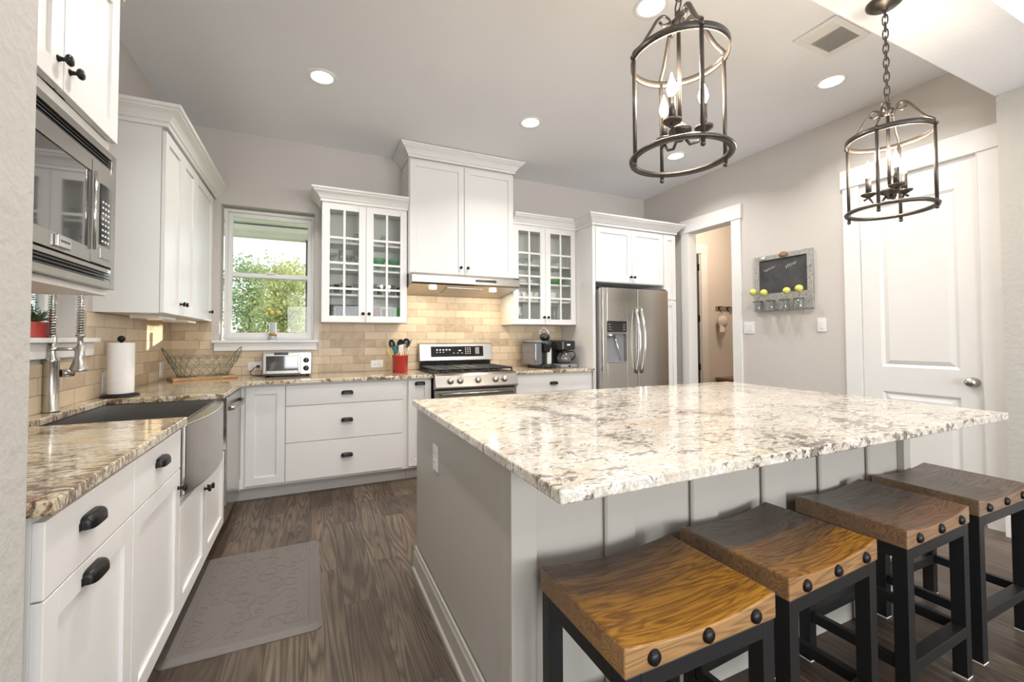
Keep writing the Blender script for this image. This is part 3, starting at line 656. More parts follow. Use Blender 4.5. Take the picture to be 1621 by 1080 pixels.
# ------------------------------------------------------------------ wall cabinets, left wall
T2 = TL(0.285)
t = thing('wall_cabinet', 'white wall cabinet with three plain doors in the window corner', 'cabinet', (0.15, -0.7, 1.37), 'wall cabinets')
MB().box(0.0, 0.285, -1.345, -0.002, 1.372, 2.43).build('body', M['cab'], t, 0.001)
for (a, b, ku) in ((-1.340, -0.992, -1.022), (-0.986, -0.662, -0.956), (-0.656, -0.10, -0.20)): doorp(T2, a, b, 1.374, 2.41, 0.002, t, kn=(ku, 1.445))
crown([(0.0, -1.350), (0.309, -1.350), (0.309, -0.002)], 2.425, t, side=1)
ub = MB(); ub.box(0.08, 0.22, -1.1, -0.75, 1.352, 1.371); ub.build('under_cabinet_light', M['cream'], t)
MB().box(0.08, 0.22, -0.5, -0.2, 1.352, 1.371).build('under_cabinet_light', M['cream'], t)
# microwave cabinet
MX = 0.425
t = thing('microwave_wall_cabinet', 'white deep wall cabinet surrounding the built-in microwave', 'cabinet', (0.2, -2.8, 1.37), 'wall cabinets')
k = MB(); k.box(0.0, 0.012, -3.185, -2.42, 1.372, 2.43); k.box(0.012, MX, -2.436, -2.42, 1.372, 2.43); k.box(0.012, MX, -3.185, -3.17, 1.372, 2.43)
k.box(0.012, MX, -3.17, -2.436, 1.372, 1.388); k.box(0.012, MX, -3.17, -2.436, 1.862, 1.878); k.box(0.012, MX, -3.17, -2.436, 2.414, 2.43)
k.box(MX, MX+0.004, -3.185, -2.42, 1.372, 1.392); k.box(MX, MX+0.004, -3.185, -2.42, 1.848, 1.895)
k.build('body', M['cab'], t, 0.001)
T3 = TL(MX+0.004)
doorp(T3, -3.18, -2.768, 1.897, 2.41, 0.002, t, kn=(-2.795, 1.968)); doorp(T3, -2.762, -2.418, 1.897, 2.41, 0.002, t, kn=(-2.735, 1.965))
crown([(MX+0.024, -3.185), (MX+0.024, -2.416), (0.0, -2.416)], 2.412, t, side=1)
# microwave
t = thing('microwave_oven', 'stainless built-in microwave with mirror dark door above the sink counter', 'microwave', (0.25, -2.8, 1.39))
MB().box(0.05, MX-0.002, -3.14, -2.46, 1.41, 1.83).build('body', M['greyplastic'], t)
T4 = TL(MX+0.0045); k = MB(T4); Y0, Y1 = -3.178, -2.425; Z0, Z1 = 1.392, 1.846
k.box(Y0, Y0+0.03, 0, 0.022, Z0, Z1); k.box(Y1-0.03, Y1, 0, 0.022, Z0, Z1); k.box(Y0+0.03, Y1-0.03, 0, 0.022, Z1-0.022, Z1); k.box(Y0+0.03, Y1-0.03, 0, 0.022, Z0, Z0+0.022)
k.box(Y0+0.03, Y1-0.03, 0, 0.018, 1.778, 1.792); k.box(Y0+0.03, Y1-0.03, 0, 0.018, 1.444, 1.458)
k.build('trim_kit', M['steely'], t, 0.0015)
for za, zb in ((1.414, 1.444), (1.792, 1.824)):
    g = MB(T4); g.box(Y0+0.03, Y1-0.03, -0.0005, 0.003, za, zb)
    for i in range(3): z = za+(zb-za)*(i+0.5)/3; g.box(Y0+0.03, Y1-0.03, 0.003, 0.014, z-0.0025, z+0.0025)
    g.build('vent_grille', M['blackplastic'], t)
k = MB(T4); ya, yb = Y0+0.033, Y1-0.033; zc0, zc1 = 1.462, 1.774
k.box(-2.602, yb, 0, 0.024, zc0, zc1); k.box(ya, -2.602, 0, 0.024, zc0, 1.505); k.box(ya, -2.602, 0, 0.024, 1.738, zc1); k.box(ya, ya+0.04, 0, 0.024, 1.505, 1.738)
d = k.build('door', M['steely'], t, 0.002)
MB(T4).box(ya+0.04, -2.602, 0.0, 0.020, 1.505, 1.738).build('window', M['mwglass'], d)
k = MB(T4)
k.tube([(-2.594, 0.030, 1.50), (-2.594, 0.030, 1.742)], 0.0042, 10); k.build('handle', M['chrome'], d)
k = MB(T4).box(-2.545, -2.472, 0.024, 0.026, 1.525, 1.72); cp = k.build('control_panel', M['darkglass'], t)
k = MB(T4)
for r_ in range(8):
    for c in range(3): k.box(-2.535+0.02*c, -2.524+0.02*c, 0.026, 0.0265, 1.535+0.018*r_, 1.541+0.018*r_)
k.build('buttons', M['whiteplastic'], cp)
MB(T4).box(-2.545, -2.472, 0.024, 0.027, 1.482, 1.515).build('open_button', M['nickel'], t, 0.002)
k = MB(T4).box(-2.80, -2.735, 0.024, 0.034, 1.468, 1.502); bd = k.build('badge', M['chrome'], t, 0.003)
k = MB(T4)
for i in range(6): k.box(-2.79+0.008*i, -2.7855+0.008*i, 0.034, 0.0345, 1.482, 1.488)
k.build('badge_lettering', M['blackplastic'], bd)

# ------------------------------------------------------------------ wall cabinets, back wall
def open_box(mb, u0, u1, y0, y1, z0, z1, th=0.018, shelves=()):
    mb.box(u0, u0+th, y0, y1, z0, z1); mb.box(u1-th, u1, y0, y1, z0, z1); mb.box(u0+th, u1-th, y0, y1, z0, z0+th); mb.box(u0+th, u1-th, y0, y1, z1-th, z1)
    mb.box(u0+th, u1-th, y1-0.006, y1, z0+th, z1-th); return mb
def glass_cabinet(x0, x1, label, mz, shelves, crown_path, crown_side):
    t = thing('glass_wall_cabinet', label, 'cabinet', ((x0+x1)/2, -0.15, 1.37), 'wall cabinets')
    b = open_box(MB(), x0, x1, -0.297, -0.012, 1.370, 2.43)
    b.build('body', M['cab'], t)
    MB().box(x0+0.0185, x1-0.0185, -0.0195, -0.0185, 1.389, 2.41).box(x0+0.0182, x0+0.019, -0.29, -0.019, 1.389, 2.41).box(x1-0.019, x1-0.0182, -0.29, -0.019, 1.389, 2.41).build('lining', M['cabin'], t)
    for z in shelves: MB().box(x0+0.0192, x1-0.0192, -0.285, -0.02, z-0.018, z).build('shelf', M['cab'], t)
    T = TB(-0.297); xm = (x0+x1)/2
    glassdoor(T, x0+0.002, xm-0.0015, 1.372, 2.425, 0.001, t, xm-0.026, mz); glassdoor(T, xm+0.0015, x1-0.002, 1.372, 2.425, 0.001, t, xm+0.026, mz)
    if crown_path: crown(crown_path, 2.425, t, crown_side)
    return t
G1, G2 = (1.144, 1.884), (2.988, 3.768)
glass_cabinet(*G1, 'white glass-front wall cabinet between window and range hood', (2.118, 1.895, 1.668), (2.09, 1.852, 1.625), [(1.142, -0.012), (1.142, -0.320), (1.888, -0.320)], 1)
gc2 = glass_cabinet(*G2, 'white glass-front wall cabinet above the two coffee makers', (2.130, 1.885, 1.655), (2.015, 1.815, 1.628), None, 1)
FCP = [(2.982, -0.318), (3.771, -0.318), (3.771, -0.624), (4.952, -0.624), (4.952, -0.30)]
crown(FCP, 2.425, gc2, 1, seg=(0, 1))
# tall cabinet over the hood
t = thing('hood_wall_cabinet', 'tall white two door cabinet standing highest above the range hood', 'cabinet', (2.43, -0.18, 1.83), 'wall cabinets')
MB().box(1.890, 2.974, -0.350, -0.002, 1.832, 2.94).build('body', M['cab'], t, 0.001)
T = TB(-0.350); doorp(T, 1.898, 2.431, 1.836, 2.905, 0.001, t, kn=(2.394, 1.912)); doorp(T, 2.436, 2.968, 1.836, 2.905, 0.001, t, kn=(2.466, 1.912))
crown([(1.888, -0.002), (1.888, -0.373), (2.976, -0.373), (2.976, -0.002)], 2.922, t, 1, 1.05)
# refrigerator surround
t = thing('fridge_surround_cabinet', 'white cabinet framing the refrigerator with doors above and a narrow pantry beside', 'cabinet', (4.4, -0.3, 0), 'wall cabinets')
MB().box(3.772, 3.808, -0.620, -0.012, 0.0, 2.43).build('side_panel', M['cab'], t, 0.001)
MB().box(3.808, 4.766, -0.598, -0.012, 1.822, 2.43).build('body', M['cab'], t, 0.001)
MB().box(4.768, 4.955, -0.598, -0.012, 0.10, 2.43).box(4.768, 4.955, -0.53, -0.1, 0.0, 0.10).build('pantry_body', M['cab'], t, 0.001)
T = TB(-0.598); doorp(T, 3.816, 4.299, 1.828, 2.412, 0.001, t, kn=(4.276, 1.892)); doorp(T, 4.304, 4.760, 1.828, 2.412, 0.001, t, kn=(4.327, 1.892))
doorp(T, 4.772, 4.950, 1.662, 2.412, 0.001, t); doorp(T, 4.772, 4.950, 0.115, 1.652, 0.001, t)
crown(FCP, 2.425, t, 1, seg=(1, 4))

# range hood
t = thing('range_hood', 'stainless under-cabinet range hood with two lit lamps over the range', 'range hood', (2.42, -0.25, 1.66))
prof = [(-0.012, 1.830), (-0.46, 1.830), (-0.498, 1.806), (-0.498, 1.738), (-0.475, 1.724), (-0.012, 1.662)]
MB().prism(prof, 0, 1.890, 2.976).build('shell', M['steelx'], t, 0.003)
k = MB(); k.box(2.50, 2.72, -0.503, -0.498, 1.764, 1.786); k.build('control_strip', M['blackplastic'], t, 0.004)
def under(y): return 1.724+(y+0.475)*(1.662-1.724)/(0.463)
MB().add([(2.25, -0.40, under(-0.40)-0.001), (2.62, -0.40, under(-0.40)-0.001), (2.62, -0.16, under(-0.16)-0.001), (2.25, -0.16, under(-0.16)-0.001),
          (2.25, -0.40, under(-0.40)-0.006), (2.62, -0.40, under(-0.40)-0.006), (2.62, -0.16, under(-0.16)-0.006), (2.25, -0.16, under(-0.16)-0.006)],
         [(0, 1, 2, 3), (4, 7, 6, 5), (0, 4, 5, 1), (1, 5, 6, 2), (2, 6, 7, 3), (3, 7, 4, 0)]).build('filter', M['steeldark'], t)
for x in (2.12, 2.74):
    MB().cyl((x, -0.36, under(-0.36)-0.012), (x, -0.36, under(-0.36)+0.004), 0.035, n=20).build('lamp', M['hoodlens'], t)
    light('hood_lamp_light', 'AREA', (x, -0.36, under(-0.36)-0.016), 2.7, (1.0, 0.84, 0.62), direction=(0, 0.15, -1), parent=t, shape='DISK', size=0.06)

# ------------------------------------------------------------------ gas range
t = thing('gas_range', 'stainless gas range with five front knobs and black cast grates', 'range', (2.445, -0.35, 0))
RX0, RX1 = 2.052, 2.838
MB().box(RX0, RX1, -0.645, -0.03, 0.02, 0.895).build('body', M['black'], t)
MB().box(RX0, RX1, -0.645, -0.03, 0.897, 0.915).build('cooktop', M['black'], t, 0.003)
gp = [(-0.030, 0.917), (-0.085, 0.917), (-0.085, 0.985), (-0.110, 0.995), (-0.098, 1.165), (-0.085, 1.175), (-0.030, 1.175)]
MB().prism([(-0.03, 0.917), (-0.08, 0.917), (-0.08, 1.0), (-0.03, 1.0)], 0, RX0+0.012, RX1-0.012).build('riser', M['darkglass'], t)
MB().prism([(-0.030, 1.0), (-0.100, 0.985), (-0.112, 1.0), (-0.092, 1.168), (-0.08, 1.175), (-0.030, 1.175)], 0, RX0, RX1).build('backguard', M['steelx'], t, 0.004)
def gface(x, q): # q 0..1 up the sloping face
    return (x, -0.1125+0.020*q, 1.0+0.168*q)
def gquad(x0, x1, q0, q1, d):
    a = [gface(x0, q0), gface(x1, q0), gface(x1, q1), gface(x0, q1)]
    return [(p[0], p[1]-d, p[2]) for p in a]
k = MB(); k.add(gquad(2.17, 2.735, 0.22, 0.85, 0.0)+gquad(2.17, 2.735, 0.22, 0.85, 0.003), [(0, 1, 2, 3), (4, 5, 6, 7), (0, 1, 5, 4), (1, 2, 6, 5), (2, 3, 7, 6), (3, 0, 4, 7)])
dp = k.build('display', M['darkglass'], t)
k = MB()
def mark(x0, x1, q0, q1): k.add(gquad(x0, x1, q0, q1, 0.0036), [(0, 1, 2, 3)])
for i in range(5): mark(2.225+i*0.033, 2.242+i*0.033, 0.60, 0.68)
for i in range(3): mark(2.225+i*0.033, 2.24+i*0.033, 0.48, 0.51)
for i in range(3): mark(2.40+i*0.045, 2.418+i*0.045, 0.42, 0.45)
for i in range(3):
    for j in range(4): mark(2.535+i*0.024, 2.545+i*0.024, 0.38+0.11*j, 0.43+0.11*j)
mark(2.46, 2.49, 0.56, 0.62)
k.build('display_marks', M['whiteplastic'], dp)
k = MB(); k.add(gquad(2.645, 2.69, 0.36, 0.78, 0.0036), [(0, 1, 2, 3)]); k.build('display_window', M['greyplastic'], dp)
cp_ = [(-0.64, 0.80), (-0.64, 0.905), (-0.655, 0.912), (-0.69, 0.892), (-0.722, 0.80), (-0.722, 0.787), (-0.70, 0.775), (-0.64, 0.775)]
MB().prism(cp_, 0, RX0-0.004, RX1+0.004).build('control_panel', M['steelx'], t, 0.004)
nv = Vector((0, -0.092, 0.032)).normalized()
for x in (2.185, 2.275, 2.445, 2.615, 2.705):
    c = Vector((x, -0.7065, 0.848))
    kb = MB(); kb.lathe([(0.0, 0.0), (0.030, 0.0), (0.030, 0.006), (0.026, 0.009), (0.0235, 0.03), (0.019, 0.034), (0.0, 0.034)], c, nv, 20)
    e = Vector((1, 0, 0)); w = nv.cross(e)
    a = c+nv*0.034
    kb.tube([a-w*0.022, a+w*0.022], 0.007, 6); kb.build('knob', M['nickel'], t)
MB().box(RX0, RX1, -0.676, -0.646, 0.16, 0.765).build('oven_door', M['steelx'], t, 0.003)
MB().box(RX0+0.09, RX1-0.09, -0.678, -0.676, 0.26, 0.62).build('oven_window', M['darkglass'], t)
k = MB(); k.tube([(RX0+0.05, -0.72, 0.735), (RX1-0.05, -0.72, 0.735)], 0.013, 12); k.cyl((RX0+0.07, -0.676, 0.735), (RX0+0.07, -0.72, 0.735), 0.009); k.cyl((RX1-0.07, -0.676, 0.735), (RX1-0.07, -0.72, 0.735), 0.009); k.build('oven_handle', M['steelx'], t)
MB().box(RX0, RX1, -0.676, -0.646, 0.03, 0.15).build('warming_drawer', M['steelx'], t, 0.003)
for i in range(3):
    g = MB(); xa = RX0+0.02+i*0.2525; xb = xa+0.240; y0, y1, z = -0.63, -0.13, 0.947
    for p in ([(xa, y0, z), (xb, y0, z)], [(xa, y1, z), (xb, y1, z)], [(xa, y0, z), (xa, y1, z)], [(xb, y0, z), (xb, y1, z)], [((xa+xb)/2, y0, z), ((xa+xb)/2, y1, z)], [(xa, -0.50, z), (xb, -0.50, z)], [(xa, -0.38, z), (xb, -0.38, z)], [(xa, -0.26, z), (xb, -0.26, z)]):
        g.tube(p, 0.0085, 4, smooth=False)
    for px in (xa, xb):
        for py in (y0, -0.38, y1): g.box(px-0.006, px+0.006, py-0.006, py+0.006, 0.9152, z)
    g.build('grate', M['black'], t)
for x, y in ((2.19, -0.5), (2.19, -0.26), (2.445, -0.38), (2.70, -0.5), (2.70, -0.26)):
    MB().lathe([(0.0, 0.0), (0.045, 0.0), (0.045, 0.008), (0.034, 0.010), (0.034, 0.018), (0.0, 0.02)], (x, y, 0.9155), n=20).build('burner', M['blackplastic'], t)

# ------------------------------------------------------------------ refrigerator
t = thing('refrigerator', 'stainless side-by-side refrigerator with water dispenser', 'refrigerator', (4.27, -0.35, 0))
MB().box(3.826, 4.728, -0.640, -0.03, 0.03, 1.735).build('body', M['greyplastic'], t)
MB().box(3.84, 4.72, -0.62, -0.10, 0.0, 0.03).build('base_grille', M['blackplastic'], t)
k = MB(); xL0, xL1 = 3.826, 4.282; d0, d1, dz0, dz1 = 3.882, 4.140, 0.965, 1.400
k.box(xL0, d0, -0.715, -0.645, 0.05, 1.75); k.box(d1, xL1, -0.715, -0.645, 0.05, 1.75); k.box(d0, d1, -0.715, -0.645, 0.05, dz0); k.box(d0, d1, -0.715, -0.645, dz1, 1.75); k.box(d0, d1, -0.66, -0.645, dz0, dz1)
fd = k.build('freezer_door', M['steelz'], t, 0.003)
MB().box(4.288, 4.728, -0.715, -0.645, 0.05, 1.75).build('fridge_door', M['steelz'], t, 0.006, 3)
k = MB(); k.box(d0+0.002, d1-0.002, -0.712, -0.66, 1.285, dz1-0.002); dpn = k.build('dispenser_panel', M['darkglass'], fd)
k = MB(); k.box(d0+0.002, d1-0.002, -0.666, -0.662, dz0+0.002, 1.275); k.box(d0+0.002, d1-0.002, -0.714, -0.666, dz0+0.002, dz0+0.012); k.build('dispenser_recess', M['greyplastic'], fd)
MB().box(d0, d1, -0.716, -0.662, 1.268, 1.284).build('dispenser_frame', M['steelx'], fd)
k = MB(); k.cyl((3.93, -0.685, 1.225), (3.93, -0.69, 1.268), 0.03, 0.05); k.tube([(4.0, -0.675, 1.265), (4.02, -0.70, 1.15), (4.06, -0.705, 1.03), (4.07, -0.69, 0.985)], 0.007, 8); k.build('dispenser_lever', M['chrome'], fd)
k = MB(TB(-0.712))
for i in range(3):
    for x in (3.90, 4.09): k.box(x, x+0.028, 0.0, 0.001, 1.31+0.026*i, 1.317+0.026*i)
k.build('dispenser_marks', M['greyplastic'], fd)
for x, sx in ((4.256, 1), (4.328, 1)):
    k = MB(); pts = [(x+0.012*sin(pi*i/16), -0.722-0.05*sin(pi*i/16)**0.7, 0.845+0.70*i/16) for i in range(17)]
    k.tube(pts, 0.0125, 10); k.build('handle', M['chrome'], t)
for x in (3.85, 4.70): MB().box(x-0.02, x+0.02, -0.70, -0.60, 1.7505, 1.765).build('hinge_cover', M['blackplastic'], t, 0.003)

# ------------------------------------------------------------------ island
IX0, IX1, IY0, IY1 = 1.585, 3.712, -3.168, -2.035
t = thing('kitchen_island', 'sage grey painted island base with battened seating side', 'island', (2.65, -2.6, 0))
MB().box(IX0+0.012, IX1-0.012, IY0, IY1, 0.0, 0.878).build('body', M['island'], t)
MB().box(IX0, IX0+0.012, IY0+0.012, IY1+0.004, 0.0, 0.878).build('end_panel', M['island'], t)
MB().box(IX1-0.012, IX1, IY0+0.012, IY1+0.004, 0.0, 0.878).build('end_panel', M['island'], t)
MB().box(IX0-0.003, IX0+0.078, IY0-0.028, IY0, 0.0, 0.878).box(IX0-0.003, IX0, IY0, IY0+0.06, 0, 0.878).build('corner_post', M['island'], t, 0.002)
MB().box(IX1-0.055, IX1+0.003, IY0-0.028, IY0, 0.0, 0.878).build('corner_post', M['island'], t, 0.002)
for a, b in ((1.915, 2.035), (2.285, 2.415), (2.66, 2.795), (3.02, 3.155), (3.38, 3.50)): MB().box(a, b, IY0-0.018, IY0, 0.11, 0.878).build('batten', M['island'], t, 0.006, 1)
MB().box(IX0+0.079, IX1-0.056, IY0-0.016, IY0, 0, 0.109).build('base_rail', M['island'], t, 0.002)
BP = [(0.0, 0.0), (0.020, 0.0), (0.020, 0.022), (0.016, 0.026), (0.012, 0.03), (0.012, 0.105), (0.008, 0.115), (0.006, 0.13), (0.0, 0.135)]
MB().sweep([(IX0-0.004, IY1+0.004), (IX0-0.004, IY0+0.062)], [(o, z) for o, z in BP], 1).build('base_molding', M['island'], t)
k = slab('island_countertop', [(1.544, -2.100), (1.540, -3.518), (3.713, -3.515), (3.802, -2.150)], 0.8785, 0.909, M['granite'], 'large white and brown speckled granite island top')

# bar stools
def make_stool(i, label):
    t = thing('bar_stool', label, 'stool', (0, 0, 0), 'bar stools along the island')
    w, d, h = 0.46, 0.335, 0.61
    def topz(u): return h-0.019*(1-(2*u-1)**2)
    k = MB(); n = 18; V = []
    for j in range(2):
        y = -d/2+d*j
        for q in range(n+1): V.append((-w/2+w*q/n, y, topz(q/n)))
    for j in range(2):
        y = -d/2+d*j
        for q in range(n+1): V.append((-w/2+w*q/n, y, 0.548))
    a = n+1; F = []
    for q in range(n):
        F += [(q, q+1, a+q+1, a+q), (2*a+q, 3*a+q, 3*a+q+1, 2*a+q+1), (q, 2*a+q, 2*a+q+1, q+1), (a+q, a+q+1, 3*a+q+1, 3*a+q)]
    F += [(0, a, 3*a, 2*a), (n, 2*a+n, 3*a+n, a+n)]
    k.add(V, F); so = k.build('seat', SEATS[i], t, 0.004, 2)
    for x in (-0.155, 0.0, 0.155): MB().lathe([(0.0, 0.0), (0.0165, 0.0), (0.0165, 0.002), (0.0145, 0.007), (0.009, 0.0105), (0.0, 0.012)], (x, -d/2, 0.573), (0, -1, 0), 18).build('bolt', M['bronze'], so)
    L = 0.040; hw, hd_ = w/2-0.004, d/2-0.003
    for sx in (-1, 1):
        for sy in (-1, 1):
            x0, x1 = sorted((sx*hw, sx*(hw-L))); y0, y1 = sorted((sy*hd_, sy*(hd_-L)))
            lg = MB().box(x0, x1, y0, y1, 0.004, 0.5475).build('leg', M['black'], t, 0.002)
            MB().box(x0, x1, y0, y1, 0.0, 0.0042).build('felt_pad', M['paper'], lg)
    xi, yi = hw-L, hd_-L
    for sy in (-1, 1):
        y0, y1 = sorted((sy*hd_, sy*(hd_-L)))
        MB().box(-xi, xi, y0, y1, 0.509, 0.5475).build('rail', M['black'], t, 0.002); MB().box(-xi, xi, y0, y1, 0.148, 0.186).build('stretcher', M['black'], t, 0.002)
    for sx in (-1, 1):
        x0, x1 = sorted((sx*hw, sx*(hw-L)))
        MB().box(x0, x1, -yi, yi, 0.509, 0.5475).build('rail', M['black'], t, 0.002)
        x0, x1 = sorted((sx*(hw-0.006), sx*(hw-0.03))); MB().box(x0, x1, -yi, yi, 0.150, 0.186).build('stretcher', M['black'], t, 0.002)
    return t
for i, (x, y, rz, lab) in enumerate(((1.868, -3.425, 0.0, 'black framed stool nearest the camera with honey coloured wood seat'), (2.408, -3.390, 3.0, 'black framed stool with half honey, half grey wood seat beside the nearest one'),
                                     (3.026, -3.380, 1.5, 'black framed stool with grey seat honey tinted at the front'), (3.590, -3.368, 0.0, 'black framed stool with grey brown seat, farthest along the island'))):
    s_ = make_stool(i, lab); s_.location = (x, y, 0); s_.rotation_euler = (0, 0, R(rz))

# anti-fatigue mat
k = MB(); x0, x1, y0, y1 = 0.545, 1.118, -2.312, -1.462; r_ = 0.03; P = []
for cx, cy, a0 in ((x1-r_, y1-r_, 0), (x0+r_, y1-r_, 90), (x0+r_, y0+r_, 180), (x1-r_, y0+r_, 270)):
    for j in range(7): a = R(a0+15*j); P.append((cx+r_*cos(a), cy+r_*sin(a)))
def inset(P, q): cx, cy = (x0+x1)/2, (y0+y1)/2; return [(cx+(px-cx)*(1-q/((x1-x0)/2)), cy+(py-cy)*(1-q/((y1-y0)/2))) for px, py in P]
n = len(P); rings = [(P, 0.0), (P, 0.004), (inset(P, 0.028), 0.017), (inset(P, 0.050), 0.017), (inset(P, 0.053), 0.0155), (inset(P, 0.056), 0.017)]
V = [(px, py, z) for Q, z in rings for px, py in Q]
F = [(j*n+i, j*n+(i+1) % n, (j+1)*n+(i+1) % n, (j+1)*n+i) for j in range(len(rings)-1) for i in range(n)]+[tuple((len(rings)-1)*n+i for i in range(n)), tuple(range(n))]
k.add(V, F)
mt = tag(k.build('floor_mat', M['rubber']), 'taupe embossed anti-fatigue mat on the floor before the sink', 'mat')
random.seed(3)
k = MB()
SCR = [(0.655+0.115*i+random.uniform(-.03, .03), -2.20+0.093*j+random.uniform(-.025, .025), random.uniform(.55, 1.15), random.choice((-1, 1)), random.uniform(0, 6.28)) for i in range(4) for j in range(8)]
for cx, cy, s_, fl_, a_ in SCR:
    pts = []
    for i in range(30):
        th = 0.5+i*0.26; rr = 0.012*s_*math.exp(0.22*th)*0.9
        pts.append((min(max(cx+rr*cos(th*fl_+a_), 0.615), 1.05), min(max(cy+rr*sin(th*fl_+a_)*1.1, -2.24), -1.53), 0.0171))
    k.tube(pts, 0.0018, 5)
    ex, ey = pts[-1][0], pts[-1][1]; dx, dy = ex-cx, ey-cy
    k.tube([(min(max(ex+dx*.25*q-dy*.5*q*fl_*(1+.3*q), 0.62), 1.05), min(max(ey+dy*.25*q+dx*.5*q*fl_*(1+.3*q), -2.24), -1.53), 0.0171) for q in [0, .25, .5, .75, 1, 1.25]], 0.0016, 5)
k.build('scroll_embossing', M['rubber'], mt)

# ------------------------------------------------------------------ lantern pendants
def smooth(P, m_):
    out = []
    for i in range(len(P)-1):
        p0, p1, p2, p3 = P[max(i-1, 0)], P[i], P[i+1], P[min(i+2, len(P)-1)]
        for j in range(m_):
            t = j/m_
            out.append(tuple(0.5*(2*b+(c-a)*t+(2*a-5*b+4*c-d)*t*t+(3*b-a-3*c+d)*t**3) for a, b, c, d in zip(p0, p1, p2, p3)))
    return out+[P[-1]]
def ring_pts(r, z, n=48): return [(r*cos(2*pi*i/n), r*sin(2*pi*i/n), z) for i in range(n)]
def pendant(x, y, zt, zb, turn, arms, label):
    t = thing('pendant_lantern', label, 'pendant lamp', (x, y, zb), 'lantern pendants over the island')
    O = Vector((x, y, 0)); T = lambda a, b, c: (x+a*cos(turn)-b*sin(turn), y+a*sin(turn)+b*cos(turn), c); m_ = M['lantern']; r = 0.147
    k = MB(T); k.lathe([(r-0.003, zt-0.011), (r+0.003, zt-0.011), (r+0.003, zt+0.011), (r-0.003, zt+0.011), (r-0.003, zt-0.011)], (0, 0, 0), n=56); k.build('top_ring', m_, t)
    k = MB(T); k.lathe([(r-0.009, zb-0.005), (r+0.009, zb-0.007), (r+0.012, zb+0.002), (r+0.004, zb+0.009), (r-0.007, zb+0.007), (r-0.009, zb-0.005)], (0, 0, 0), n=56); k.build('bottom_ring', m_, t)
    for q in range(4):
        a = q*pi/2
        k = MB(T); px, py = r*cos(a), r*sin(a)
        k.tube([(px, py, zb-0.018), (px, py, zt)], 0.0065, 8); k.ball((px, py, zb-0.024), 0.0075); k.ball((px*1.03, py*1.03, zt), 0.008); k.build('upright', m_, t)
        ctl = [(r, 0.012), (r*0.97, 0.022), (r*0.80, 0.046), (r*0.62, 0.088), (r*0.47, 0.124), (r*0.33, 0.138), (r*0.20, 0.126), (0.016, 0.096)]
        pts = [(p[0]*cos(a), p[0]*sin(a), zt+p[1]) for p in smooth(ctl, 5)]
        k = MB(T); k.tube(pts, 0.0075, 6, flat=0.55)
        k.tube([(0.02*cos(a), 0.02*sin(a), zt+0.118), (0.05*cos(a), 0.05*sin(a), zt+0.105), (0.062*cos(a), 0.062*sin(a), zt+0.118)], 0.005, 6); k.build('scroll_arm', m_, t)
    k = MB(T); k.lathe([(0.0, zt+0.095), (0.012, zt+0.098), (0.02, zt+0.112), (0.02, zt+0.124), (0.010, zt+0.135), (0.012, zt+0.148), (0.006, zt+0.156), (0.0, zt+0.158)], (0, 0, 0), n=18)
    k.tube([(0, 0, zb+0.10), (0, 0, zt+0.10)], 0.0065, 10)
    k.lathe([(0.0, zb+0.048), (0.010, zb+0.052), (0.014, zb+0.066), (0.034, zb+0.078), (0.036, zb+0.088), (0.020, zb+0.10), (0.010, zb+0.112), (0.0, zb+0.114)], (0, 0, 0), n=20); k.build('stem', m_, t)
    for q in range(3):
        a = q*2*pi/3+arms; ca, sa = cos(a), sin(a); R_ = 0.072
        k = MB(T)
        k.tube([(0.012*ca, 0.012*sa, zb+0.066), (0.030*ca, 0.030*sa, zb+0.040), (0.055*ca, 0.055*sa, zb+0.046), (R_*ca, R_*sa, zb+0.074), (R_*1.25*ca, R_*1.25*sa, zb+0.066)], 0.005, 8)
        k.lathe([(0.0, zb+0.074), (0.008, zb+0.075), (0.027, zb+0.086), (0.029, zb+0.092), (0.012, zb+0.092), (0.0, zb+0.092)], (R_*ca, R_*sa, 0), n=18)
        ar = k.build('candle_arm', m_, t)
        MB(T).cyl((R_*ca, R_*sa, zb+0.092), (R_*ca, R_*sa, zb+0.165), 0.0105, n=14).build('candle_sleeve', m_, ar)
        MB(T).lathe([(0.0, 0.0), (0.007, 0.002), (0.013, 0.014), (0.0155, 0.026), (0.012, 0.044), (0.006, 0.060), (0.0015, 0.076), (0.0, 0.078)], (R_*ca, R_*sa, zb+0.166), n=14).build('bulb', M['bulb'], ar)
        p = T(R_*ca, R_*sa, zb+0.26)
        light('candle_light', 'POINT', p, 6.0, (1.0, 0.86, 0.68), parent=t, shadow_soft_size=0.02)
    k = MB(T); rp = [(0.021*cos(2*pi*i/24), 0, zt+0.175+0.021*sin(2*pi*i/24)) for i in range(24)]; k.tube(rp, 0.003, 8, closed=True); k.build('loop', m_, t)
    z = zt+0.192; i = 0; k = MB(T)
    while z < 2.70:
        pts = []
        for j in range(20):
            a = 2*pi*j/20; u = 0.0095*cos(a); w = 0.021*max(-1, min(1, 1.25*sin(a)))
            pts.append((u if i % 2 else 0, 0 if i % 2 else u, z+0.017+w))
        k.tube(pts, 0.0026, 6, closed=True); z += 0.0325; i += 1
    k.build('chain', m_, t)
    MB(T).lathe([(0.0, 2.689), (0.010, 2.689), (0.014, 2.700), (0.05, 2.708), (0.065, 2.720), (0.067, 2.730), (0.0, 2.730)], (0, 0, 0), n=32).build('canopy', m_, t)
pendant(2.158, -3.27, 2.135, 1.808, R(67), R(18), 'nearer of the two bronze lantern pendants, hung over the left of the island')
pendant(3.416, -3.27, 2.114, 1.787, R(9), R(92), 'bronze lantern pendant on a chain in front of the pantry door')

